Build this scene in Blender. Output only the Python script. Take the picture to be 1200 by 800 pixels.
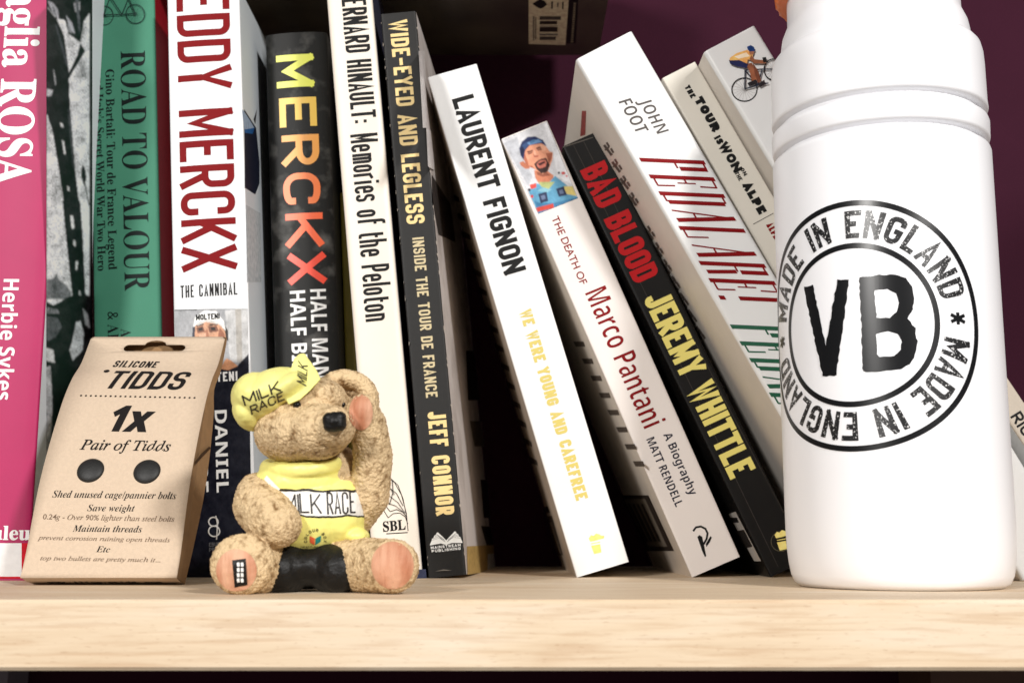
import bpy, bmesh, math, random
import numpy as np
from mathutils import Vector, Matrix
from mathutils.bvhtree import BVHTree
random.seed(7)
SC = bpy.context.scene
COL = SC.collection
for o in list(bpy.data.objects):
    bpy.data.objects.remove(o)

# ------------------------------------------------------------------ camera, world, lamps, exposure
MM = 0.001
F_PX, PITCH, CAM_Y, CAM_Z = 1408.0, math.radians(9.0), -327.0, 17.8      # millimetres; shelf edge is y = 0, shelf top z = 0
cam = bpy.data.cameras.new("camera")
cam.sensor_width = 36.0
cam.lens = F_PX / 1200 * 36
cam.clip_start, cam.clip_end = 0.01, 20
cam.dof.use_dof = True
cam.dof.focus_distance = 0.43
cam.dof.aperture_fstop = 20
cam_ob = bpy.data.objects.new("camera", cam)
COL.objects.link(cam_ob)
cam_ob.location = (0, CAM_Y * MM, CAM_Z * MM)
cam_ob.rotation_euler = (math.pi / 2 + PITCH, 0, 0)
SC.camera = cam_ob

world = bpy.data.worlds.new("World")
SC.world = world
world.use_nodes = True
world.node_tree.nodes["Background"].inputs[0].default_value = (1.0, 0.96, 0.93, 1)
world.node_tree.nodes["Background"].inputs[1].default_value = 0.15

def lamp(name, loc, target, size, power, col):
    l = bpy.data.lights.new(name, 'AREA')
    l.shape = 'DISK'
    l.size = size
    l.energy = power
    l.color = col
    o = bpy.data.objects.new(name, l)
    COL.objects.link(o)
    o.location = loc
    d = Vector(target) - Vector(loc)
    o.rotation_euler = d.to_track_quat('-Z', 'Y').to_euler()
    return o

lamp("ceiling_lamp", (-0.62, -1.10, 0.54), (0, 0.1, 0.08), 0.18, 14.8, (1.0, 0.975, 0.945))
lamp("ceiling_lamp", (0.64, -1.03, 0.66), (0.05, 0.1, 0.08), 0.15, 16.8, (1.0, 0.975, 0.945))

SC.render.engine = 'CYCLES'
SC.view_settings.view_transform = 'Standard'
SC.view_settings.look = 'None'
SC.view_settings.exposure = 0.0
SC.view_settings.gamma = 1.0
SC.cycles.use_denoising = True
SC.cycles.max_bounces = 6

# ------------------------------------------------------------------ helpers: rays, materials, meshes
CP, SP = math.cos(PITCH), math.sin(PITCH)
CAM = Vector((0, CAM_Y, CAM_Z))

def ray(u, v):
    a, b = (u - 600) / F_PX, (400 - v) / F_PX
    return Vector((a, CP - b * SP, SP + b * CP))

def at_y(u, v, Y):
    d = ray(u, v)
    return CAM + d * ((Y - CAM.y) / d.y)

def at_x(u, v, X):
    d = ray(u, v)
    return CAM + d * ((X - CAM.x) / d.x)

def at_z(u, v, Z):
    d = ray(u, v)
    return CAM + d * ((Z - CAM.z) / d.z)

def lin(c):
    return tuple((x / 255 / 12.92) if x / 255 <= 0.04045 else ((x / 255 + 0.055) / 1.055) ** 2.4 for x in c)

MATS = {}
def mat(name, rgb, rough=0.45, var=0.06, scale=60.0, bump=0.0, bscale=900.0, spec=0.5, rgb2=None, stretch=None, coat=0.0, lo=0.35, hi=0.65, detail=4):
    """procedural material; rgb in sRGB 0-255. rgb2: second colour mixed in by noise"""
    if name in MATS:
        return MATS[name]
    m = bpy.data.materials.new(name)
    m.use_nodes = True
    nt = m.node_tree
    b = nt.nodes["Principled BSDF"]
    b.inputs["Roughness"].default_value = rough
    b.inputs["Specular IOR Level"].default_value = spec
    b.inputs["Coat Weight"].default_value = coat
    b.inputs["Coat Roughness"].default_value = 0.12
    tc = nt.nodes.new("ShaderNodeTexCoord")
    mp = nt.nodes.new("ShaderNodeMapping")
    nt.links.new(tc.outputs["Object"], mp.inputs[0])
    if stretch:
        mp.inputs["Scale"].default_value = stretch
    n = nt.nodes.new("ShaderNodeTexNoise")
    n.inputs["Scale"].default_value = scale
    n.inputs["Detail"].default_value = detail
    nt.links.new(mp.outputs[0], n.inputs["Vector"])
    r = nt.nodes.new("ShaderNodeValToRGB")
    r.color_ramp.elements[0].position = lo
    r.color_ramp.elements[1].position = hi
    c = lin(rgb)
    c2 = lin(rgb2) if rgb2 else tuple(x * (1 - var) for x in c)
    r.color_ramp.elements[0].color = (*c2, 1)
    r.color_ramp.elements[1].color = (*c, 1)
    nt.links.new(n.outputs["Fac"], r.inputs[0])
    nt.links.new(r.outputs[0], b.inputs["Base Color"])
    if bump:
        n2 = nt.nodes.new("ShaderNodeTexNoise")
        n2.inputs["Scale"].default_value = bscale
        n2.inputs["Detail"].default_value = 3
        nt.links.new(mp.outputs[0], n2.inputs["Vector"])
        bp = nt.nodes.new("ShaderNodeBump")
        bp.inputs["Strength"].default_value = bump
        bp.inputs["Distance"].default_value = 0.0006
        nt.links.new(n2.outputs["Fac"], bp.inputs["Height"])
        nt.links.new(bp.outputs[0], b.inputs["Normal"])
    MATS[name] = m
    return m

def print_mat(name="printed_picture", rough=0.4):
    if name in MATS:
        return MATS[name]
    m = bpy.data.materials.new(name)
    m.use_nodes = True
    nt = m.node_tree
    b = nt.nodes["Principled BSDF"]
    b.inputs["Roughness"].default_value = rough
    b.inputs["Specular IOR Level"].default_value = .15
    a = nt.nodes.new("ShaderNodeVertexColor")
    a.layer_name = "ink"
    n = nt.nodes.new("ShaderNodeTexNoise")
    n.inputs["Scale"].default_value = 420
    n.inputs["Detail"].default_value = 6
    tc = nt.nodes.new("ShaderNodeTexCoord")
    nt.links.new(tc.outputs["Object"], n.inputs["Vector"])
    mx = nt.nodes.new("ShaderNodeMix")
    mx.data_type = 'RGBA'
    mx.blend_type = 'OVERLAY'
    mx.inputs[0].default_value = 0.65
    nt.links.new(a.outputs[0], mx.inputs[6])
    nt.links.new(n.outputs["Fac"], mx.inputs[7])
    nt.links.new(mx.outputs[2], b.inputs["Base Color"])
    MATS[name] = m
    return m

def plain_print():
    if "photo_print" not in MATS:
        m = bpy.data.materials.new("photo_print")
        m.use_nodes = True
        b = m.node_tree.nodes["Principled BSDF"]
        b.inputs["Roughness"].default_value = .42
        b.inputs["Specular IOR Level"].default_value = .25
        a = m.node_tree.nodes.new("ShaderNodeVertexColor")
        a.layer_name = "ink"
        m.node_tree.links.new(a.outputs[0], b.inputs["Base Color"])
        MATS["photo_print"] = m
    return MATS["photo_print"]

def link(name, me, m=None, parent=None, smooth=False):
    o = bpy.data.objects.new(name, me)
    me.name = name
    COL.objects.link(o)
    if m:
        me.materials.append(m)
    if parent:
        o.parent = parent
    if smooth:
        for p in me.polygons:
            p.use_smooth = True
    return o

def mesh(name, verts, faces, m=None, parent=None, smooth=False, fix=True):
    me = bpy.data.meshes.new(name)
    me.from_pydata([tuple(Vector(v) * MM) for v in verts], [], faces)
    if fix:
        bm = bmesh.new()
        bm.from_mesh(me)
        bmesh.ops.recalc_face_normals(bm, faces=bm.faces)
        bm.to_mesh(me)
        bm.free()
    return link(name, me, m, parent, smooth)

def empty(name, loc=(0, 0, 0), rot=(0, 0, 0)):
    o = bpy.data.objects.new(name, None)
    COL.objects.link(o)
    o.empty_display_size = 0.02
    o.location = Vector(loc) * MM
    o.rotation_euler = rot
    return o

def tag(o, label=None, cat=None, group=None, kind=None):
    if label: o["label"] = label
    if cat: o["category"] = cat
    if group: o["group"] = group
    if kind: o["kind"] = kind
    return o

def extrude_profile(name, prof, a0, a1, axis, m, parent=None, bevel=0.0, smooth=False):
    """closed 2-D profile swept along an axis. axis 'z': profile (x, y); axis 'x': profile (y, z)"""
    n = len(prof)
    v = []
    for a in (a0, a1):
        for p in prof:
            v.append((p[0], p[1], a) if axis == 'z' else (a, p[0], p[1]))
    f = [(i, (i + 1) % n, n + (i + 1) % n, n + i) for i in range(n)]
    f += [tuple(range(n)), tuple(range(n, 2 * n))]
    o = mesh(name, v, f, m, parent)
    if bevel:
        bm = bmesh.new()
        bm.from_mesh(o.data)
        bmesh.ops.bevel(bm, geom=bm.edges[:], offset=bevel * MM, segments=2, affect='EDGES', clamp_overlap=True)
        bm.to_mesh(o.data)
        bm.free()
    if smooth:
        for p in o.data.polygons:
            p.use_smooth = True
        o.data.set_sharp_from_angle(angle=math.radians(35))
    return o

def box(name, lo, hi, m, parent=None, bevel=0.0):
    return extrude_profile(name, [(lo[0], lo[1]), (hi[0], lo[1]), (hi[0], hi[1]), (lo[0], hi[1])], lo[2], hi[2], 'z', m, parent, bevel)

def lathe(name, prof, m, parent=None, n=128, loc=(0, 0, 0)):
    v, f = [], []
    for r, z in prof:
        for k in range(n):
            a = 2 * math.pi * k / n
            v.append((loc[0] + r * math.cos(a), loc[1] + r * math.sin(a), loc[2] + z))
    for i in range(len(prof) - 1):
        for k in range(n):
            f.append((i * n + k, i * n + (k + 1) % n, (i + 1) * n + (k + 1) % n, (i + 1) * n + k))
    f.append(tuple(range(n)))
    f.append(tuple(range((len(prof) - 1) * n, len(prof) * n)))
    o = mesh(name, v, f, m, parent, True)
    o.data.set_sharp_from_angle(angle=math.radians(50))
    return o

# ------------------------------------------------------------------ lettering
def fillet(pts, closed):
    """pts: (x, y) or (x, y, r); corners with r become arcs"""
    out = []
    n = len(pts)
    for i, p in enumerate(pts):
        r = p[2] if len(p) > 2 else 0
        if r <= 0 or (not closed and i in (0, n - 1)):
            out.append(Vector(p[:2]))
            continue
        c, a, b = Vector(p[:2]), Vector(pts[i - 1][:2]), Vector(pts[(i + 1) % n][:2])
        ra, rb = min(r, (a - c).length * 0.5), min(r, (b - c).length * 0.5)
        pa, pb = c + (a - c).normalized() * ra, c + (b - c).normalized() * rb
        for k in range(7):
            t = k / 6
            # quarter-ellipse like blend
            w = 0.7071
            den = (1 - t) ** 2 + 2 * w * t * (1 - t) + t * t
            out.append((pa * (1 - t) ** 2 + c * 2 * w * t * (1 - t) + pb * t * t) / den)
    return out

def ribbon(pts, w, closed=False):
    """flat ribbon of width w (or per-end (w0, w1)) along a 2-D polyline -> verts, quads"""
    P = [p for i, p in enumerate(pts) if i == 0 or (p - pts[i - 1]).length > 1e-6]
    if closed and (P[0] - P[-1]).length < 1e-6:
        P.pop()
    n = len(P)
    if n < 2:
        return [], []
    L, R = [], []
    for i in range(n):
        a = P[i - 1] if (i > 0 or closed) else None
        b = P[(i + 1) % n] if (i < n - 1 or closed) else None
        d0 = (P[i] - a).normalized() if a is not None else None
        d1 = (b - P[i]).normalized() if b is not None else None
        if d0 is None: d0 = d1
        if d1 is None: d1 = d0
        n0, n1 = Vector((-d0.y, d0.x)), Vector((-d1.y, d1.x))
        mdir = n0 + n1
        if mdir.length < 1e-4:
            mdir = n0
        mdir.normalize()
        k = min(1 / max(mdir.dot(n0), 0.3), 2.2)
        ww = w if not isinstance(w, tuple) else w[0] + (w[1] - w[0]) * i / (n - 1)
        L.append(P[i] + mdir * (ww / 2 * k))
        R.append(P[i] - mdir * (ww / 2 * k))
    v = L + R
    f = [(i, i + 1, n + i + 1, n + i) for i in range(n - 1)]
    if closed:
        f.append((n - 1, 0, n, 2 * n - 1))
    return v, f

q = 0.45
G = {  # skeletons in a 1 x 1 box: (advance factor, [(points, closed[, weight])...]) ; third value of a point = corner radius
'A': (1.05, [([(0, 0), (.5, 1), (1, 0)], 0), ([(.2, .27), (.8, .27)], 0)]),
'B': (1, [([(0, 0), (1, 0, q), (1, .52, q), (0, .52)], 0), ([(0, .52), (.93, .52, q), (.93, 1, q), (0, 1)], 0), ([(0, 0), (0, 1)], 0)]),
'C': (1, [([(1, .7), (1, 1, q), (0, 1, q), (0, 0, q), (1, 0, q), (1, .3)], 0)]),
'D': (1, [([(0, 0), (1, 0, q), (1, 1, q), (0, 1)], 1)]),
'E': (.86, [([(1, 1), (0, 1), (0, 0), (1, 0)], 0), ([(0, .52), (.85, .52)], 0)]),
'F': (.84, [([(1, 1), (0, 1), (0, 0)], 0), ([(0, .5), (.85, .5)], 0)]),
'G': (1, [([(1, .72), (1, 1, q), (0, 1, q), (0, 0, q), (1, 0, q), (1, .46), (.5, .46)], 0)]),
'H': (1, [([(0, 0), (0, 1)], 0), ([(1, 0), (1, 1)], 0), ([(0, .5), (1, .5)], 0)]),
'I': (0, [([(0, 0), (0, 1)], 0)]),
'J': (.8, [([(1, 1), (1, 0, q), (0, 0, q), (0, .28)], 0)]),
'K': (1, [([(0, 0), (0, 1)], 0), ([(1, 1), (0.02, .36)], 0), ([(.33, .57), (1, 0)], 0)]),
'L': (.82, [([(0, 1), (0, 0), (1, 0)], 0)]),
'M': (1.3, [([(0, 0), (0, 1)], 0), ([(0, 1), (.5, .25), (1, 1)], 0), ([(1, 1), (1, 0)], 0)]),
'N': (1.05, [([(0, 0), (0, 1)], 0), ([(0, 1), (1, 0)], 0), ([(1, 0), (1, 1)], 0)]),
'O': (1, [([(0, 0, q), (1, 0, q), (1, 1, q), (0, 1, q)], 1)]),
'P': (.95, [([(0, 0), (0, 1)], 0), ([(0, 1), (1, 1, q), (1, .42, q), (0, .42)], 0)]),
'R': (1, [([(0, 0), (0, 1)], 0), ([(0, 1), (1, 1, q), (1, .46, q), (0, .46)], 0), ([(.45, .46), (1, 0)], 0)]),
'S': (.95, [([(1, .72), (1, 1, q), (0, 1, q), (0, .52, q), (1, .52, q), (1, 0, q), (0, 0, q), (0, .28)], 0)]),
'T': (.95, [([(0, 1), (1, 1)], 0), ([(.5, 1), (.5, 0)], 0)]),
'U': (1, [([(0, 1), (0, 0, q), (1, 0, q), (1, 1)], 0)]),
'V': (1.05, [([(0, 1), (.5, 0), (1, 1)], 0)]),
'W': (1.5, [([(0, 1), (.25, 0), (.5, .9), (.75, 0), (1, 1)], 0)]),
'X': (1.05, [([(0, 0), (1, 1)], 0), ([(0, 1), (1, 0)], 0)]),
'Y': (1.05, [([(0, 1), (.5, .45), (1, 1)], 0), ([(.5, .45), (.5, 0)], 0)]),
'Z': (.95, [([(0, 1), (1, 1), (0, 0), (1, 0)], 0)]),
'-': (.7, [([(0, .45), (1, .45)], 0)]),
':': (0, [([(0, .1), (0, .24)], 0), ([(0, .5), (0, .64)], 0)]),
'.': (0, [([(0, 0), (0, .1)], 0)]),
'!': (0, [([(0, .28), (0, 1)], 0), ([(0, 0), (0, .12)], 0)]),
'*': (.8, [([(.5, .3), (.5, .9)], 0), ([(.1, .42), (.9, .78)], 0), ([(.1, .78), (.9, .42)], 0)]),
' ': (.36, []),
'1': (.5, [([(0, .75), (1, 1), (1, 0)], 0)]),
'm': (1.5, [([(0, 0), (0, .66)], 0), ([(0, .66), (.5, .66, .3), (.5, 0)], 0), ([(.5, .66), (1, .66, .3), (1, 0)], 0)]),
'e': (.95, [([(0, .34), (1, .34), (1, .66, q), (0, .66, q), (0, 0, q), (1, 0, .3), (1, .14)], 0)]),
'o': (.95, [([(0, 0, q), (1, 0, q), (1, .66, q), (0, .66, q)], 1)]),
'r': (.6, [([(0, 0), (0, .66)], 0), ([(0, .62), (1, .68)], 0)]),
'i': (0, [([(0, 0), (0, .66)], 0), ([(0, .84), (0, .96)], 0)]),
's': (.9, [([(1, .54), (1, .66, .3), (0, .66, .3), (0, .36, .3), (1, .32, .3), (1, 0, .3), (0, 0, .3), (0, .14)], 0)]),
'f': (.6, [([(.3, 0), (.3, 1, .4), (1, 1)], 0), ([(-.2, .64), (1, .64)], 0)]),
't': (.6, [([(.3, .95), (.3, 0, .3), (1, 0)], 0), ([(-.2, .66), (1, .66)], 0)]),
'h': (.95, [([(0, 0), (0, 1)], 0), ([(0, .66), (1, .66, .4), (1, 0)], 0)]),
'l': (0, [([(0, 0), (0, 1)], 0)]),
'n': (.95, [([(0, 0), (0, .66)], 0), ([(0, .66), (1, .66, .4), (1, 0)], 0)]),
}
H_ = .36
FAT = {
'P': (1, [([(0, 0), (0, 1)], 0, 1), ([(0, 1), (.8, 1)], 0, H_), ([(.85, .55), (.85, .97)], 0, 1), ([(0, .52), (.8, .52)], 0, H_)]),
'E': (1, [([(0, 0), (0, 1)], 0, 1), ([(0, .99), (1, .99)], 0, H_), ([(1, 1), (.95, .72)], 0, .35), ([(0, .52), (.62, .52)], 0, H_), ([(.62, .38), (.62, .66)], 0, .3), ([(0, .01), (1, .01)], 0, H_), ([(1, 0), (.95, .3)], 0, .35)]),
'D': (1, [([(0, 0), (0, 1)], 0, 1), ([(.95, .07), (.95, .93)], 0, 1), ([(0, .99), (.8, .99), (.95, .93)], 0, H_), ([(0, .01), (.8, .01), (.95, .07)], 0, H_)]),
'A': (1.1, [([(0, 0), (.62, 1)], 0, H_), ([(.6, 1), (1, 0)], 0, 1), ([(.2, .34), (.85, .34)], 0, H_)]),
'L': (1, [([(0, 0), (0, 1)], 0, 1), ([(0, .01), (1, .01)], 0, H_), ([(1, 0), (.95, .36)], 0, .35)]),
'R': (1, [([(0, 0), (0, 1)], 0, 1), ([(0, .99), (.8, .99)], 0, H_), ([(.85, .56), (.85, .97)], 0, 1), ([(0, .52), (.8, .52)], 0, H_), ([(.8, .5), (.95, .0)], 0, .9)]),
'!': (.1, [([(0, .3), (0, 1)], 0, 1), ([(0, 0), (0, .09)], 0, 1)]),
' ': (1, []),
}

def stroke_text(s, H, L, th, gap=0.9, font=G, shear=0.0, jitter=0.0):
    """constant-weight lettering, height H, total length L -> verts (x, y, layer), faces"""
    adv = [font[c][0] for c in s]
    n = len(s)
    W = (L - n * th - (n - 1) * gap * th) / max(sum(adv), .1)
    V, Fc = [], []
    x = 0.0
    for c, a in zip(s, adv):
        w = max(a * W, 0.0)
        lay = 0
        jx, jy = random.uniform(-jitter, jitter) * th, random.uniform(-jitter, jitter) * th
        for st in font[c][1]:
            pts, closed = st[0], st[1]
            wt = st[2] if len(st) > 2 else 1
            S = []
            sc = min(w, H - th)
            for p in pts:
                yy = th * .5 + p[1] * (H - th)
                xx = x + th * .5 + p[0] * w
                if font is FAT and len(pts) == 2 and pts[0][0] == pts[1][0]:
                    yy = p[1] * H
                S.append((xx + jx, yy + jy, (p[2] * max(w, .3 * H) if len(p) > 2 else 0)))
            # butt ends: push vertical stem ends out to the full height
            P = fillet(S, closed)
            if not closed and font is G:
                for e, nb in ((0, 1), (-1, -2)):
                    d = (P[e] - P[nb]).normalized()
                    ey = S[e][1]
                    ex = S[e][0] - jx - x
                    if abs(d.y) <= .6 and (abs(ex - th * .5) < 1e-6 or abs(ex - th * .5 - w) < 1e-6) and len(P) < 14:
                        P[e] = P[e] + d * th * .5
                    elif abs(d.y) > .6 and (abs(ey - th * .5 - jy) < 1e-6 or abs(ey - (H - th * .5) - jy) < 1e-6):
                        P[e] = P[e] + d * th * .5
            v, f = ribbon(P, th * wt, bool(closed))
            off = len(V)
            V += [(p.x + shear * p.y, p.y, lay) for p in v]
            Fc += [tuple(i + off for i in ff) for ff in f]
            lay += 1
        x += w + th + gap * th
    return V, Fc

STY = {'serif': (0x1D400, 0x1D41A, 0x1D7CE), 'italic': (0x1D434, 0x1D44E, None), 'bolditalic': (0x1D468, 0x1D482, None),
       'sans': (0x1D5D4, 0x1D5EE, 0x1D7EC), 'sansitalic': (0x1D63C, 0x1D656, None), 'type': (0x1D670, 0x1D68A, 0x1D7F6), 'plain': None}

def styled(s, style):
    t = STY[style]
    if not t:
        return s
    o = ''
    for ch in s:
        if 'A' <= ch <= 'Z': o += chr(t[0] + ord(ch) - 65)
        elif 'a' <= ch <= 'z':
            c = t[1] + ord(ch) - 97
            o += chr(0x210E if c == 0x1D455 else c)
        elif ch.isdigit() and t[2]: o += chr(t[2] + ord(ch) - 48)
        else: o += ch
    return o

def _raw(body, offset=0.0, spacing=1.0):
    c = bpy.data.curves.new('lettering', 'FONT')
    c.body = body
    c.size = 1
    c.offset = offset
    c.resolution_u = 4
    c.space_character = spacing
    o = bpy.data.objects.new('lettering', c)
    COL.objects.link(o)
    bpy.context.view_layer.update()
    dg = bpy.context.evaluated_depsgraph_get()
    me = bpy.data.meshes.new_from_object(o.evaluated_get(dg))
    bpy.data.objects.remove(o)
    bpy.data.curves.remove(c)
    bm = bmesh.new()
    bm.from_mesh(me)
    bmesh.ops.remove_doubles(bm, verts=bm.verts, dist=1e-5)
    V = [tuple(v.co) for v in bm.verts]
    Fc = [tuple(v.index for v in f.verts) for f in bm.faces]
    bm.free()
    bpy.data.meshes.remove(me)
    return V, Fc

CAPH = {}
def font_text(s, style, H, L, offset=0.0, shear=0.0, spacing=1.0):
    """typeset lettering, cap height H, total length L"""
    if style not in CAPH:
        v, _ = _raw(styled('H', style))
        CAPH[style] = max(p[1] for p in v)
    V, Fc = _raw(styled(s, style), offset, spacing)
    x0, x1 = min(p[0] for p in V), max(p[0] for p in V)
    kx, ky = L / (x1 - x0), H / CAPH[style]
    return [((p[0] - x0) * kx + shear * p[1] * ky, p[1] * ky, 0) for p in V], Fc

def make_text(s, style, H, L, **k):
    if style == 'stroke':
        return stroke_text(s, H, L, **k)
    if style == 'fat':
        return stroke_text(s, H, L, font=FAT, **k)
    return font_text(s, style, H, L, **k)

def sliced(V, Fc, step, axis=0, snap=1e-7):
    """cut flat lettering into strips so that it can follow a curved surface"""
    bm = bmesh.new()
    vs = [bm.verts.new(v) for v in V]
    for f in Fc:
        try:
            bm.faces.new([vs[i] for i in f])
        except ValueError:
            pass
    lo, hi = min(v[axis] for v in V), max(v[axis] for v in V)
    c = lo + step
    while c < hi:
        no = [0, 0, 0]; no[axis] = 1
        co = [0, 0, 0]; co[axis] = c
        bmesh.ops.bisect_plane(bm, geom=bm.verts[:] + bm.edges[:] + bm.faces[:], plane_co=co, plane_no=no, dist=1e-7)
        c += step
    bm.verts.index_update()
    V2 = [tuple(v.co) for v in bm.verts]
    F2 = [tuple(v.index for v in f.verts) for f in bm.faces]
    bm.free()
    return V2, F2

INK, LAY = 0.12, 0.007       # ink sits this far proud of the paper; overlapping strokes step by LAY

# ------------------------------------------------------------------ the setting: shelf, wall
def wood_mat():
    m = bpy.data.materials.new("pale_wood")
    m.use_nodes = True
    nt = m.node_tree
    N, Lk = nt.nodes.new, nt.links.new
    b = nt.nodes["Principled BSDF"]
    b.inputs["Roughness"].default_value = 0.62
    b.inputs["Specular IOR Level"].default_value = 0.3
    tc = N("ShaderNodeTexCoord")
    def noise(scale, vec, detail=6, dist=0.0):
        mp = N("ShaderNodeMapping")
        mp.inputs["Scale"].default_value = vec
        Lk(tc.outputs["Object"], mp.inputs[0])
        n = N("ShaderNodeTexNoise")
        n.inputs["Scale"].default_value = scale
        n.inputs["Detail"].default_value = detail
        n.inputs["Distortion"].default_value = dist
        Lk(mp.outputs[0], n.inputs["Vector"])
        return n
    broad = noise(3.0, (4, 26, 30), 5, .8)
    grain = noise(4.0, (9, 150, 170), 8, .3)
    pores = noise(5.0, (60, 420, 420), 3)
    def ramp(src, stops):
        r = N("ShaderNodeValToRGB")
        e = r.color_ramp.elements
        e[0].position, e[0].color = stops[0][0], (*lin(stops[0][1]), 1)
        e[1].position, e[1].color = stops[-1][0], (*lin(stops[-1][1]), 1)
        for p_, c_ in stops[1:-1]:
            k = e.new(p_); k.color = (*lin(c_), 1)
        Lk(src.outputs["Fac"], r.inputs[0])
        return r
    def mix(a, c, f, mode):
        x = N("ShaderNodeMix")
        x.data_type = 'RGBA'
        x.blend_type = mode
        x.inputs[0].default_value = f
        Lk(a, x.inputs[6]); Lk(c, x.inputs[7])
        return x.outputs[2]
    r1 = ramp(broad, [(.3, (208, 184, 154)), (.5, (217, 196, 168)), (.7, (222, 205, 182))])
    r2 = ramp(grain, [(.36, (196, 156, 116)), (.5, (255, 255, 255)), (.7, (255, 255, 255))])
    r3 = ramp(pores, [(.3, (176, 132, 96)), (.39, (255, 255, 255)), (.6, (255, 255, 255))])
    c = mix(r1.outputs[0], r2.outputs[0], .24, 'MULTIPLY')
    c = mix(c, r3.outputs[0], .3, 'MULTIPLY')
    Lk(c, b.inputs["Base Color"])
    bp = N("ShaderNodeBump")
    bp.inputs["Strength"].default_value = 0.3
    bp.inputs["Distance"].default_value = 0.0004
    Lk(grain.outputs["Fac"], bp.inputs["Height"])
    Lk(bp.outputs[0], b.inputs["Normal"])
    return m

shelf = extrude_profile("wooden_shelf", [(0.9, 0), (312, 0), (312, -18.4), (0.9, -18.4), (0, -17.4), (0, -0.9)], -420, 420, 'x', wood_mat())
tag(shelf, "pale pine shelf board that carries all the books, its thick front edge facing out", "shelf")
wall_m = mat("plum_paint", (58, 20, 38), 0.85, 0.08, 40, 0.3, 900, .15)
w = mesh("wall", [(-1800, 313, -900), (1800, 313, -900), (1800, 313, 1400), (-1800, 313, 1400)], [(0, 1, 2, 3)], wall_m)
tag(w, kind="structure")
st = box("wooden_upright", (-266, 285, -260), (-249, 311, -19), mat("grey_upright", (120, 110, 120), .6))
tag(st, "narrow grey upright under the shelf near its left end", "upright")
st = box("wooden_batten", (199, 262, -260), (300, 311, -19), mat("brown_batten", (96, 66, 50), .6, .3, 12, stretch=(1, 1, 8)))
tag(st, "wide brown wooden batten under the right end of the shelf", "batten")

# ------------------------------------------------------------------ books
GROUP = "books standing on the shelf"
paper = mat("page_edges", (226, 214, 190), .85, .25, 1.0, stretch=(2600, 1, 1))

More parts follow.
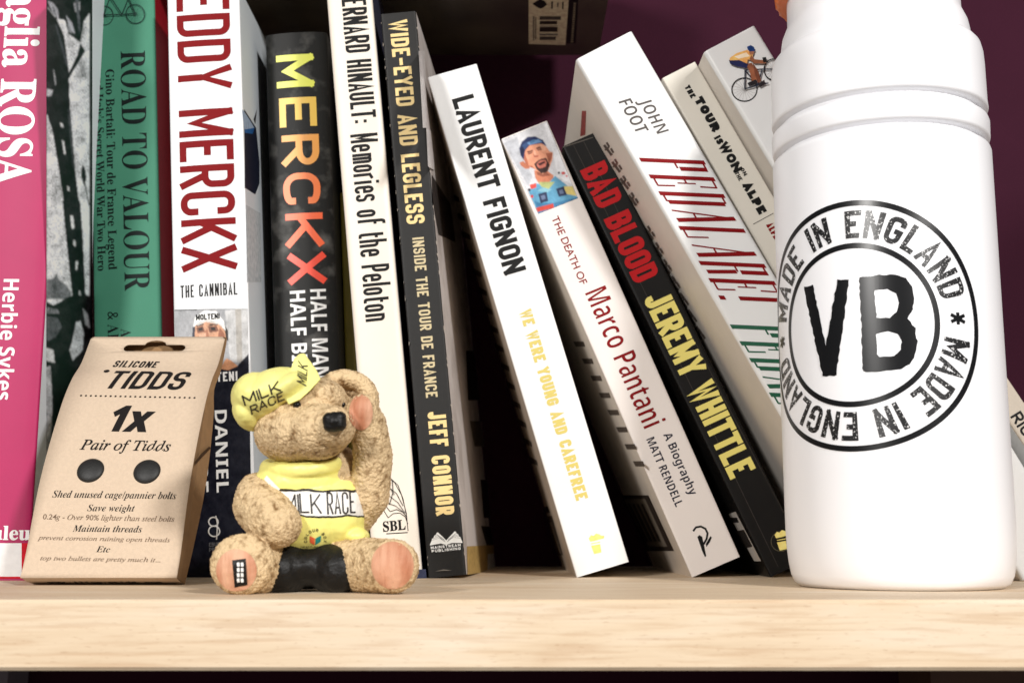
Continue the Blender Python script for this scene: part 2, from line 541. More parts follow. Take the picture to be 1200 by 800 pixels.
class Book:
    def __init__(s, name, label, Y, TL, L2, R, depth, spine_m, back_m=None, front_m=None, height=None, bulge=0.0, th=0.5, hard=False, flare=0.0, corner=0.7, back_flare=0.0, lift=0.0):
        s.Y = Y
        a, b = at_y(*TL, Y), at_y(*L2, Y)
        up = (a - b).normalized()
        s.lean = math.atan2(-up.x, up.z)
        base = b - up * ((b.z - lift) / up.z)
        s.base = base
        s.c, s.s = math.cos(s.lean), math.sin(s.lean)
        s.h = height if height else (a - base).length
        s.w = sum(s.local(at_y(*p, Y)).x for p in R) / len(R)
        s.bulge = bulge
        s.depth = depth
        s.root = empty(name, base, (0, -s.lean, 0))
        tag(s.root, label, "book", GROUP)
        w, h = s.w, s.h
        back_m, front_m = back_m or spine_m, front_m or spine_m
        r = corner
        n = 14
        front = []
        for k in range(n + 1):
            x = w * k / n
            front.append((x, s.sy(x)))
        prof = [(0, r)] + [(r * (1 - math.cos(t)), s.sy(0.01) + r * (1 - math.sin(t))) for t in (.3, .6, .9, 1.25)]
        prof += [p for p in front if r < p[0] < w - r]
        prof += [(w - r * (1 - math.cos(t)), s.sy(w - .01) + r * (1 - math.sin(t))) for t in (1.25, .9, .6, .3)] + [(w, r)]
        inner = [(w - th, r), (w - th, r + .3), (th, r + .3), (th, r)]
        s.spine = extrude_profile("spine", prof + inner, 0, h, 'z', spine_m, s.root, smooth=True)
        def slab(x, sgn, fl, m, nm):
            out, inn = [], []
            N = 10
            for k in range(N + 1):
                t = k / N
                y = r + (depth - r) * t
                xx = x + sgn * fl * t
                # the crease of a paperback cover, 6 mm from the spine
                cr = 0.35 * math.exp(-((y - 6) / 1.2) ** 2) if not hard else 0.0
                out.append((xx - sgn * cr, y))
                inn.append((xx - sgn * (th + cr), y))
            return extrude_profile(nm, out + inn[::-1], 0.01, h - 0.01, 'z', m, s.root, smooth=True)
        s.back = slab(0, -1, back_flare, back_m, "back_cover")
        s.front = slab(w, 1, flare, front_m, "front_cover")
        i = 3.0 if hard else 0.25
        y1 = depth - (3 if hard else .4)
        mesh("page_block", [(th + .05, r + .4, i), (w - th - .05, r + .4, i), (w - th + flare - .05, y1, i), (th - back_flare + .05, y1, i),
                            (th + .05, r + .4, h - i), (w - th - .05, r + .4, h - i), (w - th + flare - .05, y1, h - i), (th - back_flare + .05, y1, h - i)],
             [(0, 1, 2, 3), (4, 5, 6, 7), (0, 1, 5, 4), (1, 2, 6, 5), (2, 3, 7, 6), (3, 0, 4, 7)], paper, s.root)

    def sy(s, x):
        return -s.bulge * (1 - (2 * x / s.w - 1) ** 2) if s.bulge else 0.0

    def local(s, P):
        d = P - s.base
        return Vector((d.x * s.c + d.z * s.s, d.y, -d.x * s.s + d.z * s.c))

    def px(s, u, v, face='spine'):
        """pixel of the photograph -> point of one of the book's faces, in the book's own coordinates"""
        if face == 'spine':
            return s.local(at_y(u, v, s.Y))
        o, d = s.local(CAM), ray(u, v)
        d = Vector((d.x * s.c + d.z * s.s, d.y, -d.x * s.s + d.z * s.c))
        X = s.w if face == 'front' else 0.0
        return o + d * ((X - o.x) / d.x)

    def put(s, name, V, Fc, m, lift=0):
        """V in (spine x, spine z, layer)"""
        if s.bulge:
            V, Fc = sliced(V, Fc, 1.5, 0)
        return mesh(name, [(p[0], s.sy(p[0]) - INK - lift - p[2] * LAY, p[1]) for p in V], Fc, m, s.spine, fix=False)

    def text(s, name, string, style, p0, p1, pt, m, lift=0, **k):
        """lettering that runs down the spine: p0, p1 baseline start and end, pt a point at cap height (pixels)"""
        a, b, t = s.px(*p0), s.px(*p1), s.px(*pt)
        s0 = (a.x + b.x) / 2
        H, L = t.x - a.x, a.z - b.z
        V, Fc = make_text(string, style, H, L, **k)
        return s.put(name, [(s0 + y, a.z - x, l) for x, y, l in V], Fc, m, lift)

    def htext(s, name, string, style, p0, p1, pt, m, lift=0, **k):
        """lettering across the spine"""
        a, b, t = s.px(*p0), s.px(*p1), s.px(*pt)
        H, L = (t - a).z, b.x - a.x
        V, Fc = make_text(string, style, H, L, **k)
        return s.put(name, [(a.x + x, a.z + y, l) for x, y, l in V], Fc, m, lift)

    def art(s, name, polys, face='spine', org=(0, 0), k=1.0, lift=0.0, m=None):
        """printed picture: [(sRGB colour, [pixel points])], later shapes on top"""
        V, Fc, C = [], [], []
        for i, (c, pts) in enumerate(polys):
            off = len(V)
            Q = [s.px(org[0] + x / k, org[1] + y / k, face) for x, y in pts]
            if face == 'spine' and s.bulge:
                v2, f2 = sliced([(p.x, p.z, 0) for p in Q], [tuple(range(len(Q)))], 2.0, 0)
                V += [(x, s.sy(x) - INK * .5 - lift - .012 * i, z) for x, z, _ in v2]
                Fc += [tuple(j + off for j in f) for f in f2]
                C += [c] * len(f2)
                continue
            for p in Q:
                z = INK * .5 + lift + 0.012 * i
                if face == 'spine':
                    V.append((p.x, s.sy(p.x) - z, p.z))
                elif face == 'front':
                    V.append((s.w + z + s.fl(p.y), p.y, p.z))
                else:
                    V.append((-z, p.y, p.z))
            Fc.append(tuple(range(off, off + len(pts))))
            C.append(c)
        return ink_mesh(name, V, Fc, C, {'spine': s.spine, 'front': s.front, 'back': s.back}[face], m)

    def fl(s, y):
        return 0.0

    def photo(s, name, polys, quad, nx, ny, face='spine', org=(0, 0), k=1.0, lift=0.0, blur=1, grain=.12, seed=3):
        """printed photograph: shapes softened on a fine grid of coloured points; quad = corners TL, TR, BR, BL in picture space"""
        rng = np.random.default_rng(seed)
        u, v = np.meshgrid(np.linspace(0, 1, nx), np.linspace(0, 1, ny))
        Q = np.array(quad, float)
        X = (Q[0][0] * (1 - u) + Q[1][0] * u) * (1 - v) + (Q[3][0] * (1 - u) + Q[2][0] * u) * v
        Yy = (Q[0][1] * (1 - u) + Q[1][1] * u) * (1 - v) + (Q[3][1] * (1 - u) + Q[2][1] * u) * v
        img = np.zeros((ny, nx, 3))
        for c, pts in polys:
            inside = np.zeros((ny, nx), bool)
            for i in range(len(pts)):
                (xa, ya), (xb, yb) = pts[i], pts[i - 1]
                if ya == yb: continue
                cross = ((ya > Yy) != (yb > Yy)) & (X < (xb - xa) * (Yy - ya) / (yb - ya) + xa)
                inside ^= cross
            img[inside] = lin(c)
        for _ in range(blur):
            for ax in (0, 1):
                a = np.concatenate([img.take([0], ax), img, img.take([-1], ax)], ax)
                n_ = img.shape[ax]
                img = (a.take(range(0, n_), ax) + 2 * a.take(range(1, n_ + 1), ax) + a.take(range(2, n_ + 2), ax)) / 4
        tex = np.zeros((ny, nx))
        for cell, amp in ((14, .5), (6, .35), (2, .3)):
            g = rng.standard_normal((ny // cell + 3, nx // cell + 3))
            yy, xx = np.arange(ny) / cell, np.arange(nx) / cell
            iy, ix = yy.astype(int), xx.astype(int)
            fy, fx = (yy - iy)[:, None], (xx - ix)[None, :]
            tex += amp * (g[iy][:, ix] * (1 - fy) * (1 - fx) + g[iy][:, ix + 1] * (1 - fy) * fx + g[iy + 1][:, ix] * fy * (1 - fx) + g[iy + 1][:, ix + 1] * fy * fx)
        img = np.clip(img * (1 + grain * 2 * tex[..., None]) + grain * .05 * tex[..., None], 0.002, 1)
        V = []
        for a in range(ny):
            for b_ in range(nx):
                p = s.px(org[0] + X[a, b_] / k, org[1] + Yy[a, b_] / k, face)
                z = INK * .5 + lift
                if face == 'spine': V.append((p.x, s.sy(p.x) - z, p.z))
                elif face == 'front': V.append((s.w + z + s.fl(p.y), p.y, p.z))
                else: V.append((-z, p.y, p.z))
        Fc = [(a * nx + b_, a * nx + b_ + 1, (a + 1) * nx + b_ + 1, (a + 1) * nx + b_) for a in range(ny - 1) for b_ in range(nx - 1)]
        me = bpy.data.meshes.new(name)
        me.from_pydata([(q_[0] * MM, q_[1] * MM, q_[2] * MM) for q_ in V], [], Fc)
        at = me.color_attributes.new("ink", 'FLOAT_COLOR', 'POINT')
        at.data.foreach_set("color", np.concatenate([img.reshape(-1, 3), np.ones((nx * ny, 1))], 1).ravel().astype(np.float32))
        return link(name, me, plain_print(), {'spine': s.spine, 'front': s.front, 'back': s.back}[face])

def ink_mesh(name, V, Fc, C, parent, m=None):
    me = bpy.data.meshes.new(name)
    me.from_pydata([tuple(Vector(v) * MM) for v in V], [], Fc)
    at = me.color_attributes.new("ink", 'FLOAT_COLOR', 'CORNER')
    for p in me.polygons:
        c = (*lin(C[p.index]), 1)
        for li in p.loop_indices:
            at.data[li].color = c
    return link(name, me, m or print_mat(), parent)

def circle(cx, cy, rx, ry=None, n=20):
    ry = ry or rx
    return [(cx + rx * math.cos(2 * math.pi * i / n), cy + ry * math.sin(2 * math.pi * i / n)) for i in range(n)]

def line_polys(col, pts, w, closed=False):
    """a drawn line as quads in picture space"""
    v, f = ribbon([Vector(p) for p in pts], w, closed)
    return [(col, [tuple(v[i]) for i in ff]) for ff in f]

black = mat("black_ink", (12, 11, 11), .55, .0, spec=.2)
white_ink = mat("white_ink", (238, 238, 236), .5, .0)
red_ink = mat("deep_red_ink", (124, 5, 12), .6, .0, spec=.15)
red2_ink = mat("crimson_ink", (178, 18, 24), .5, .0, spec=.2)
green_ink = mat("dark_green_ink", (10, 84, 58), .4, .0)
cream_ink = mat("pale_gold_ink", (228, 200, 136), .5, .0)
yellow_ink = mat("soft_yellow_ink", (226, 212, 116), .5, .0)
pale_yellow = mat("straw_ink", (206, 188, 98), .5, .0)
navy_ink = mat("navy_ink", (14, 16, 40), .55, .0, spec=.2)
gloss_white = mat("glossy_white_card", (228, 228, 227), .36, .03, 40, .06, 160)
warm_white = mat("warm_white_card", (230, 222, 217), .4, .03, 40)

# --- pink hardback
pink_m = mat("pink_card", (174, 20, 88), .55, .05, 60, .06, 1800)
PINK_W = 34.0
def pink_book():
    edge = at_y(53, 400, 129)
    class P(Book):
        pass
    left = Vector((edge.x - PINK_W, 129, 0))
    # corner pixels of that rectangle, by projecting it back
    def project(p):
        d = p - CAM
        dep = d.y * CP + d.z * SP
        return (600 + F_PX * d.x / dep, 400 - F_PX * (-d.y * SP + d.z * CP) / dep)
    t = project(left + Vector((0, 0, 200)))
    l = project(left + Vector((0, 0, 60)))
    return Book("hardback_book", "tall pink hardback with white lettering, at the left end of the row", 129, t, l, [(54, 330)], 165, pink_m,
                front_m=mat("photo_jacket_white", (232, 235, 242), .4, .05), height=262, th=2.4, hard=True, corner=1.2, bulge=1.6)
b = pink_book()
b.text("title_lettering", "Maglia ROSA", 'serif', (5, -52), (5, 218), (34, 100), white_ink, offset=.012)
b.text("author_lettering", "Herbie Sykes", 'sans', (2, 328), (2, 469), (19.5, 330), white_ink)
b.htext("publisher_lettering", "rouleur", 'serif', (-30, 632), (46, 632), (-30, 616), white_ink, offset=.012)
b.art("publisher_panel", [((200, 20, 40), [(-60, 636), (52, 636), (52, 677.5), (-60, 677.5)]), ((240, 240, 240), [(-60, 636), (26, 636), (26, 675), (-60, 675)])])
K5 = 5.0
fr = [((236, 238, 244), [(272, -40), (522, -40), (522, 2000), (272, 2000)])]
C_ = [
 ((20, 20, 24), [(272, 40), (330, 110), (375, 210), (400, 400), (410, 640), (415, 800), (320, 800), (290, 720), (272, 660)]),
 ((16, 16, 20), [(272, -40), (522, -40), (522, 80), (490, 130), (470, 250), (400, 200), (380, 120), (330, 110), (290, 60), (272, 40)]),
 ((180, 182, 192), [(385, 90), (420, 130), (440, 200), (410, 180)]),
 ((190, 192, 200), [(430, 20), (470, 10), (465, 80), (440, 70)]),
 ((176, 178, 188), [(276, 5), (310, 20), (340, 60), (345, 120), (310, 80)]),
 ((14, 14, 18), [(470, 255), (500, 300), (440, 400), (380, 500), (300, 590), (272, 610), (272, 580), (320, 530), (400, 430), (450, 330)]),
 ((70, 72, 80), [(320, 140), (330, 150), (395, 350), (400, 400), (385, 380)]),
 ((200, 202, 208), [(310, 410), (317, 408), (330, 500), (322, 500)]),
 ((190, 192, 200), [(272, 520), (310, 530), (300, 560), (272, 570)]),
 ((220, 222, 226), [(350, 720), (365, 725), (372, 745), (356, 742)]),
]
C_ += [((18, 18, 22), [(272, 560), (330, 600), (410, 640), (425, 800), (440, 1000), (462, 1180), (372, 1180), (345, 1000), (312, 800)]),
       ((226, 228, 232), [(350, 720), (366, 726), (372, 748), (356, 742)]), ((226, 228, 232), [(362, 822), (374, 826), (384, 906), (374, 902)]), ((226, 228, 232), [(392, 1090), (404, 1095), (408, 1120), (396, 1116)]),
       ((70, 72, 78), [(395, 640), (412, 650), (440, 1000), (425, 980)]), ((22, 22, 26), [(478, 960), (498, 985), (506, 1050), (492, 1090), (476, 1040)]), ((30, 30, 34), [(480, 1010), (486, 1008), (524, 1200), (518, 1206)]),
       ((120, 122, 130), [(300, 20), (322, 60), (330, 100), (312, 70)]), ((96, 98, 106), [(440, 0), (455, -20), (475, 180), (462, 200)]), ((150, 152, 160), [(395, 140), (412, 160), (420, 200), (400, 185)])]
# lower part of that photograph, in the 40,250 crop (x4)
def conv(pts, ox, oy, k):
    return [((ox + x / k) * K5, (oy + y / k) * K5) for x, y in pts]
L4 = lambda c, pts: (c, conv(pts, 40, 250, 4))
C_ += [
 L4((22, 22, 26), [(132, -60), (215, -60), (228, 120), (240, 380), (250, 480), (200, 480), (178, 380), (158, 200)]),
 L4((226, 228, 232), [(168, 10), (182, 12), (188, 70), (176, 72)]), L4((226, 228, 232), [(182, 126), (192, 128), (194, 154), (184, 152)]),
 L4((220, 222, 226), [(194, 220), (205, 226), (203, 262), (193, 268)]), L4((200, 202, 206), [(208, 362), (218, 364), (220, 390), (210, 390)]),
 L4((120, 122, 128), [(52, 312), (90, 305), (104, 280), (116, 312), (150, 335), (172, 370), (172, 400), (52, 400)]),
 L4((16, 16, 18), [(52, 410), (90, 430), (120, 415), (150, 395), (175, 385), (240, 380), (272, 390), (290, 1000), (230, 1400), (120, 1500), (52, 1480)]),
 L4((90, 92, 98), [(56, 480), (110, 490), (130, 530), (100, 580), (60, 600)]),
 L4((130, 132, 138), [(60, 440), (110, 450), (120, 470), (56, 470)]),
 L4((196, 198, 204), [(196, 510), (216, 505), (232, 560), (226, 640), (180, 690), (165, 640), (178, 600)]),
 L4((210, 212, 216), [(56, 630), (90, 640), (96, 700), (56, 690)]), L4((150, 152, 156), [(225, 440), (250, 470), (262, 540), (240, 520)]),
 L4((190, 190, 196), [(56, 720), (76, 715), (86, 900), (70, 1180), (56, 1190)]), L4((130, 130, 136), [(90, 1000), (120, 980), (130, 1240), (96, 1260)]), L4((200, 202, 206), [(56, 1290), (84, 1280), (80, 1460), (56, 1470)]),
]
b.photo("cover_photograph", fr + C_, [(271, -60), (540, -60), (540, 3330), (271, 3330)], 74, 760, 'front', (0, 0), K5, blur=2, grain=.22)

# --- green hardback
green_m = mat("green_cloth_card", (66, 130, 105), .6, .06, 50, .08, 2200, .25)
gb = mat("crimson_board", (150, 14, 30), .5)
b = Book("hardback_book", "sage green hardback with dark serif title and a crimson front board", 176,
         (105, 0), (110, 390), [(183, 0), (187, 390)], 132, green_m, gb, gb, height=262, th=2.2, hard=True, bulge=1.4, corner=1.0)
dk = mat("dark_green_print", (6, 20, 18), .6, 0, spec=.2)
b.text("title_lettering", "ROAD TO VALOUR", 'serif', (144, 62), (146, 342), (172, 62), dk, offset=-.004)
b.text("subtitle_lettering", "Gino Bartali: Tour de France Legend", 'serif', (125.5, 83), (127.5, 317), (135.5, 83), dk)
b.text("subtitle_lettering", "and Italy's Secret World War Two Hero", 'serif', (112.5, 86), (114.5, 318), (122, 86), dk)
b.text("author_lettering", "& AILI McCONNON", 'serif', (127, 366), (129, 520), (140, 366), dk, offset=-.008)
b.text("author_lettering", "ANDRES McCONNON", 'serif', (143, 386), (145, 540), (155, 386), dk, offset=-.008)
bk = []
for cx, cy in ((123.5, 20), (160, 18.5)):
    bk += line_polys((26, 50, 44), circle(cx, cy, 10.5, 11, 28), 1.0, True) + [((26, 50, 44), circle(cx, cy, 2, 2, 10))]
    for a in range(0, 180, 30):
        ca, sa = math.cos(math.radians(a)), math.sin(math.radians(a))
        bk += line_polys((50, 88, 74), [(cx - 10 * ca, cy - 10 * sa), (cx + 10 * ca, cy + 10 * sa)], .25)
for seg in ([(123.5, 20), (130, 2), (134, -6)], [(160, 18.5), (150, -6)], [(123.5, 20), (145, 20), (153, 0), (131, -1), (145, 20)], [(145, 20), (160, 18.5)]):
    bk += line_polys((26, 50, 44), seg, 1.3)
b.art("bicycle_drawing", bk, lift=.02)

# --- white paperback, red capitals
eddy_m = mat("white_laminate", (226, 228, 230), .4, .03, 40, spec=.35)
b = Book("paperback_book", "white paperback with tall red capitals and a capped rider's portrait on its dark footed spine", 160,
         (196, 0), (204, 390), [(282, 0), (286.5, 200), (291, 390)], 152, eddy_m, eddy_m, mat("pale_blue_laminate", (222, 230, 236), .35, .05, 30), height=248, bulge=.8, flare=0)
navy = (20, 22, 34)
eddy_pic = [
 ((160, 161, 164), [(202, 364), (292, 362), (294, 440), (206, 440)]),
 ((192, 192, 192), [(264, 364), (292, 362), (294, 425), (270, 424)]),
 ((170, 166, 160), [(276, 362), (283, 362), (284, 424), (278, 424)]),
 (navy, [(206, 436), (250, 426), (268, 434), (279, 428), (292, 414), (297, 680), (211, 680)]),
 ((196, 140, 104), [(266, 420), (272, 423), (279, 429), (268, 434), (258, 432)]),
 ((44, 46, 62), [(226, 384), (230, 378), (230, 398), (226, 396)]), ((40, 34, 32), [(262, 380), (268, 388), (268, 400), (263, 396)]),
 ((206, 154, 122), [(229, 382), (242, 376), (256, 378), (264, 388), (266, 400), (262, 416), (250, 426), (238, 420), (229, 405)]),
 ((246, 246, 242), [(227, 384), (229, 372), (240, 364), (254, 365), (263, 377), (265, 388), (256, 379), (243, 376), (231, 380)]),
 ((120, 76, 58), [(230.5, 384), (238, 382), (241, 388.5), (232, 391)]), ((120, 76, 58), [(244.5, 383), (254.5, 382), (257, 388.5), (246, 390)]), ((24, 18, 17), [(233, 385), (237.5, 384), (238.5, 387), (233.5, 388)]), ((24, 18, 17), [(247.5, 384.2), (252.5, 383.8), (253.5, 387), (248.5, 387.6)]),
 ((40, 30, 28), [(230, 381.5), (239, 379.5), (239, 381), (231, 383)]), ((40, 30, 28), [(245, 380.5), (255, 379.5), (256, 381), (246, 382)]),
 ((170, 112, 84), [(240, 388), (244, 386), (246, 398), (239, 397)]),
]
eddy_pic += [((120, 118, 116), [(205, 400), (226, 396), (230, 420), (208, 436)]), ((150, 96, 72), [(258, 384), (264, 392), (264, 410), (256, 420), (254, 404)]), ((226, 176, 146), [(234, 392), (242, 390), (242, 400), (234, 402)]),
             ((210, 208, 204), [(230, 379), (242, 374.5), (256, 377), (262, 383), (256, 380), (242, 377.5), (232, 382)])]
b.photo("cover_photograph", eddy_pic, [(204.6, 363), (290.3, 362), (296.5, 677), (211.8, 680)], 170, 480, blur=1, grain=.1)
b.art("front_photograph", [((30, 34, 50), [(286, 128), (300, 150), (304, 190), (304, 215), (299, 228), (287, 220)]), ((150, 170, 196), [(284, 128), (292, 140), (298, 150), (290, 155), (286, 152)]),
                           ((40, 90, 150), [(286, 152), (298, 150), (296, 157), (287, 156)]), ((40, 36, 40), [(297, 140), (301, 128), (302, 118), (300, 136), (299, 146)]),
                           ((190, 196, 200), [(288, 240), (305, 250), (306, 330), (290, 330)])], 'front')
b.text("title_lettering", "EDDY MERCKX", 'stroke', (208.5, -8), (212, 319), (272.5, 60), red_ink, th=2.9, gap=.6)
b.htext("subtitle_lettering", "THE CANNIBAL", 'stroke', (212, 349.5), (278.5, 346.5), (212, 335), black, th=.58, gap=1.0)
b.htext("cap_lettering", "MOLTENI", 'stroke', (230.5, 375.5), (258, 374), (230.5, 369), black, th=.42, gap=.6, lift=.2)
b.htext("jersey_lettering", "MOLTENI", 'stroke', (232, 449), (279, 453), (232, 438), white_ink, th=.7, gap=.9, lift=.2)
b.text("author_lettering", "DANIEL", 'sans', (252.5, 481), (254.5, 577), (266.5, 481), white_ink, lift=.2)
b.text("author_lettering", "FRIEBE", 'sans', (229, 481), (231, 577), (243, 481), white_ink, lift=.2)
lg = []
for cx, cy, r in ((251, 611, 5.5), (252, 622, 6.5)):
    lg += line_polys((214, 210, 204), circle(cx, cy, r, r * .95, 22), 1.5, True)
lg += line_polys((214, 210, 204), [(254, 604), (256, 614), (255, 632)], 1.3)
b.art("publisher_emblem", lg, lift=.25)
b.htext("publisher_lettering", "EBURY", 'stroke', (246, 640), (262, 640), (246, 635.5), mat("grey_ink", (120, 118, 120), .5, 0), th=.2, gap=1, lift=.2)
b.htext("publisher_lettering", "PRESS", 'stroke', (246, 646), (262, 646), (246, 641.5), MATS["grey_ink"], th=.2, gap=1, lift=.2)

# --- black photo hardback, graded capitals
merc_m = mat("mottled_photo_black", (28, 28, 27), .5, 0, 95, rgb2=(92, 91, 88), lo=.26, hi=.48, detail=7, spec=.2)
b = Book("hardback_book", "black photographic hardback with letters graded from yellow to red, behind the figurine's cap", 185,
         (310.5, 42), (321, 400), [(381, 36), (398, 400)], 122, merc_m, black, mat("dark_cover", (16, 16, 16), .5, .2, spec=.2), bulge=1.6, th=2.2, hard=True, corner=1.6)
cols = [(232, 236, 96), (238, 196, 84), (240, 166, 78), (246, 128, 66), (248, 104, 56), (240, 72, 44)]
spans = [(67, 105), (117, 151), (160.5, 196), (205, 241.5), (252, 291), (299, 334)]
base = [323.5, 327, 330, 331.5, 334.5, 337.5]
for ch, c, (y0, y1), x in zip("MERCKX", cols, spans, base):
    b.text("title_letter", ch, 'stroke', (x, y0), (x + 2, y1), (x + 43.5, y0), mat("graded_ink_" + ch.lower(), c, .4, .0), th=2.95)
b.text("subtitle_lettering", "HALF MAN", 'sans', (364, 340), (368, 444), (382, 340), white_ink)
b.text("subtitle_lettering", "HALF BIKE", 'sans', (340, 342), (344, 450), (358, 342), white_ink)

# --- thin olive booklet deeper in
ol = mat("olive_card", (122, 112, 34), .5, .15)
b = Book("booklet", "thin olive booklet set back between the black hardback and the cream book", 205, (398, 226), (405, 440), [(410, 226), (417, 440)], 100, ol, ol, ol)

# --- cream hardback
hin_m = mat("cream_matt_card", (232, 222, 208), .45, .04, 40)
navy_b = mat("navy_board", (46, 48, 66), .5, .1)
b = Book("hardback_book", "tall cream hardback with black spiky lettering and a web-like emblem at its foot", 150,
         (383, 0), (434, 630), [(438, 0), (452, 200), (471, 400), (489, 600)], 158, hin_m, hin_m, navy_b, height=262, th=2.0, hard=True, bulge=.8, corner=1.2)
b.art("board_edge", [((48, 52, 74), [(438, 669), (499, 666.5), (500, 677.5), (438, 680)])], lift=.2)
b.text("title_lettering", "BERNARD HINAULT:", 'stroke', (400.5, -9.5), (411.5, 146), (429, -9.5), black, th=1.3, gap=.5, jitter=.1)
b.text("title_lettering", "Memories of the Peloton", 'stroke', (411.5, 159), (428, 378), (443.5, 159), black, th=1.22, gap=.6, jitter=.1)
sb = []
org, k6 = (430, 560), 6.154
for pts in ([(135, -10), (200, 30), (250, 120), (285, 250), (298, 380)], [(170, 0), (225, 50), (262, 150), (290, 290)], [(95, 185), (155, 285)], [(155, 285), (190, 255), (240, 250), (280, 280), (296, 330)],
            [(100, 130), (125, 185), (170, 240)], [(170, 240), (215, 225), (262, 245), (288, 280)], [(125, 60), (165, 70), (215, 110), (262, 200)], [(110, 115), (160, 125), (225, 175), (275, 250)],
            [(105, 175), (140, 175), (210, 200), (270, 250)], [(185, 10), (190, 100), (165, 190)], [(150, 30), (150, 110), (120, 180)], [(165, 190), (110, 110)], [(200, 120), (160, 60)]):
    sb += line_polys((24, 24, 24), pts, 4.5)
b.art("publisher_emblem", sb, org=org, k=k6, lift=.1)
b.htext("publisher_lettering", "SBL", 'serif', (449.5, 622.5), (476, 621), (449.5, 611), black, offset=.01, lift=.1)
b.art("publisher_rule", line_polys((24, 24, 24), [(453, 625), (478, 623.5)], 1.1), lift=.1)

# --- charcoal paperback
wide_m = mat("charcoal_laminate", (33, 32, 31), .5, .12, 500, .05, 2500, .25)
wf = mat("grey_photo_cover", (226, 219, 216), .4, 0, 30, rgb2=(176, 166, 160), lo=.3, hi=.55)
b = Book("paperback_book", "charcoal paperback with pale gold lettering and an open book emblem, standing beside the cream hardback", 150,
         (446, 17), (502, 677), [(487, 17), (505, 200), (521, 400), (540, 600), (547, 674)], 150, wide_m, black, wf, th=.5, flare=8)
b.fl = lambda y: 8 * max(y - .7, 0) / 149.3
cr = []
for i in range(46):
    t = random.random()
    x, y = 489 + 57 * t, 30 + 635 * t
    cr.append(((150, 140, 130), [(x - random.uniform(.3, 1.3), y), (x + .3, y - .5), (x + .3, y + random.uniform(1, 5)), (x - .4, y + random.uniform(1, 4))]))
for i in range(26):
    t = random.random()
    x, y = 446.5 + 56 * t, 24 + 645 * t
    cr.append(((130, 122, 112), [(x, y), (x + random.uniform(.4, 1.2), y + .5), (x + .5, y + random.uniform(1, 4)), (x, y + random.uniform(1, 4))]))
cr += [((120, 114, 106), [(510, 669), (520, 666.5), (530, 668), (520, 668.2)])]
b.art("edge_wear", cr, lift=-.04)
b.text("title_lettering", "WIDE-EYED AND LEGLESS", 'stroke', (455, 25), (478, 263), (476, 25), cream_ink, th=1.35, gap=.55)
b.text("subtitle_lettering", "INSIDE THE TOUR DE FRANCE", 'stroke', (482.5, 279), (500, 466), (496, 279), mat("dull_gold_ink", (196, 180, 140), .5, 0), th=.8, gap=.75)
b.text("author_lettering", "JEFF CONNOR", 'stroke', (501, 483), (511, 604), (522.5, 483), cream_ink, th=1.45, gap=.5)
wing = []
for sg in (-1, 1):
    for i in range(5):
        wing.append(((236, 236, 232), [(572 + sg * 4, 470 - i * 2), (572 + sg * (40 + 8 * i), 440 - 14 * i + 40), (572 + sg * (112 - 8 * i), 458 - 14 * i + (8 if sg < 0 else 0) - 10), (572 + sg * (96 - 12 * i), 430 - 11 * i), (572 + sg * (40), 410 - 2 * i)]))
wing = []
for sg in (-1, 1):
    ey = 484 if sg < 0 else 466
    wing.append(((238, 238, 234), [(572, 448), (572 + sg * 22, 424), (572 + sg * 62, 385 - sg * 4), (572 + sg * 70, 392 - sg * 4), (572 + sg * 76, 404 - sg * 5), (572 + sg * 86, 408 - sg * 5), (572 + sg * 92, 424 - sg * 6), (572 + sg * 102, 430 - sg * 6), (572 + sg * 108, 448 - sg * 8), (572 + sg * 118, ey - 4), (572 + sg * 116, ey), (572 + sg * 40, 468 - sg * 2), (572, 480)]))
    for i in range(4):
        wing += line_polys((70, 70, 68), [(572 + sg * (6 + i * 3), 460 - i * 6), (572 + sg * (50 + 6 * i), 428 - i * 9 - sg * 3), (572 + sg * (104 - i * 10), 440 - i * 12 - sg * 7)], 1.6)
b.art("publisher_emblem", wing, org=(430, 560), k=6.154)
b.htext("publisher_lettering", "MAINSTREAM", 'stroke', (505, 643), (540, 640), (505, 639.8), white_ink, th=.25, gap=1.3)
b.htext("publisher_lettering", "PUBLISHING", 'stroke', (506, 647), (540, 644.3), (506, 643.8), white_ink, th=.25, gap=1.3)
def cov(c, pts): return (c, pts)
cp = []
for (x0, y0, x1, y1) in ((532, 330, 537, 372), (533, 412, 541, 470), (548, 563, 553, 608), (556, 563, 559, 608), (561, 566, 563, 606), (551, 617, 556, 640), (558, 620, 562, 638)):
    cp.append(((44, 40, 40), [(x0, y0), (x1, y0 + 2), (x1 + 4, y1), (x0 + 4, y1)]))
cp += [((110, 102, 92), [(539, 494), (551, 497), (557, 526), (543, 524)]), ((190, 160, 100), [(545, 640), (566, 640), (570, 668), (547, 673)]), ((226, 222, 214), [(556, 650), (560, 650), (562, 670), (557, 671)]),
       ((60, 54, 52), [(505, 205), (516, 240), (521, 285), (512, 275), (507, 235)]), ((214, 208, 206), [(490, 60), (494, 60), (500, 150), (495, 150)]), ((220, 214, 212), [(499, 150), (503, 155), (506, 200), (501, 195)])]
b.art("cover_photograph", cp, 'front')

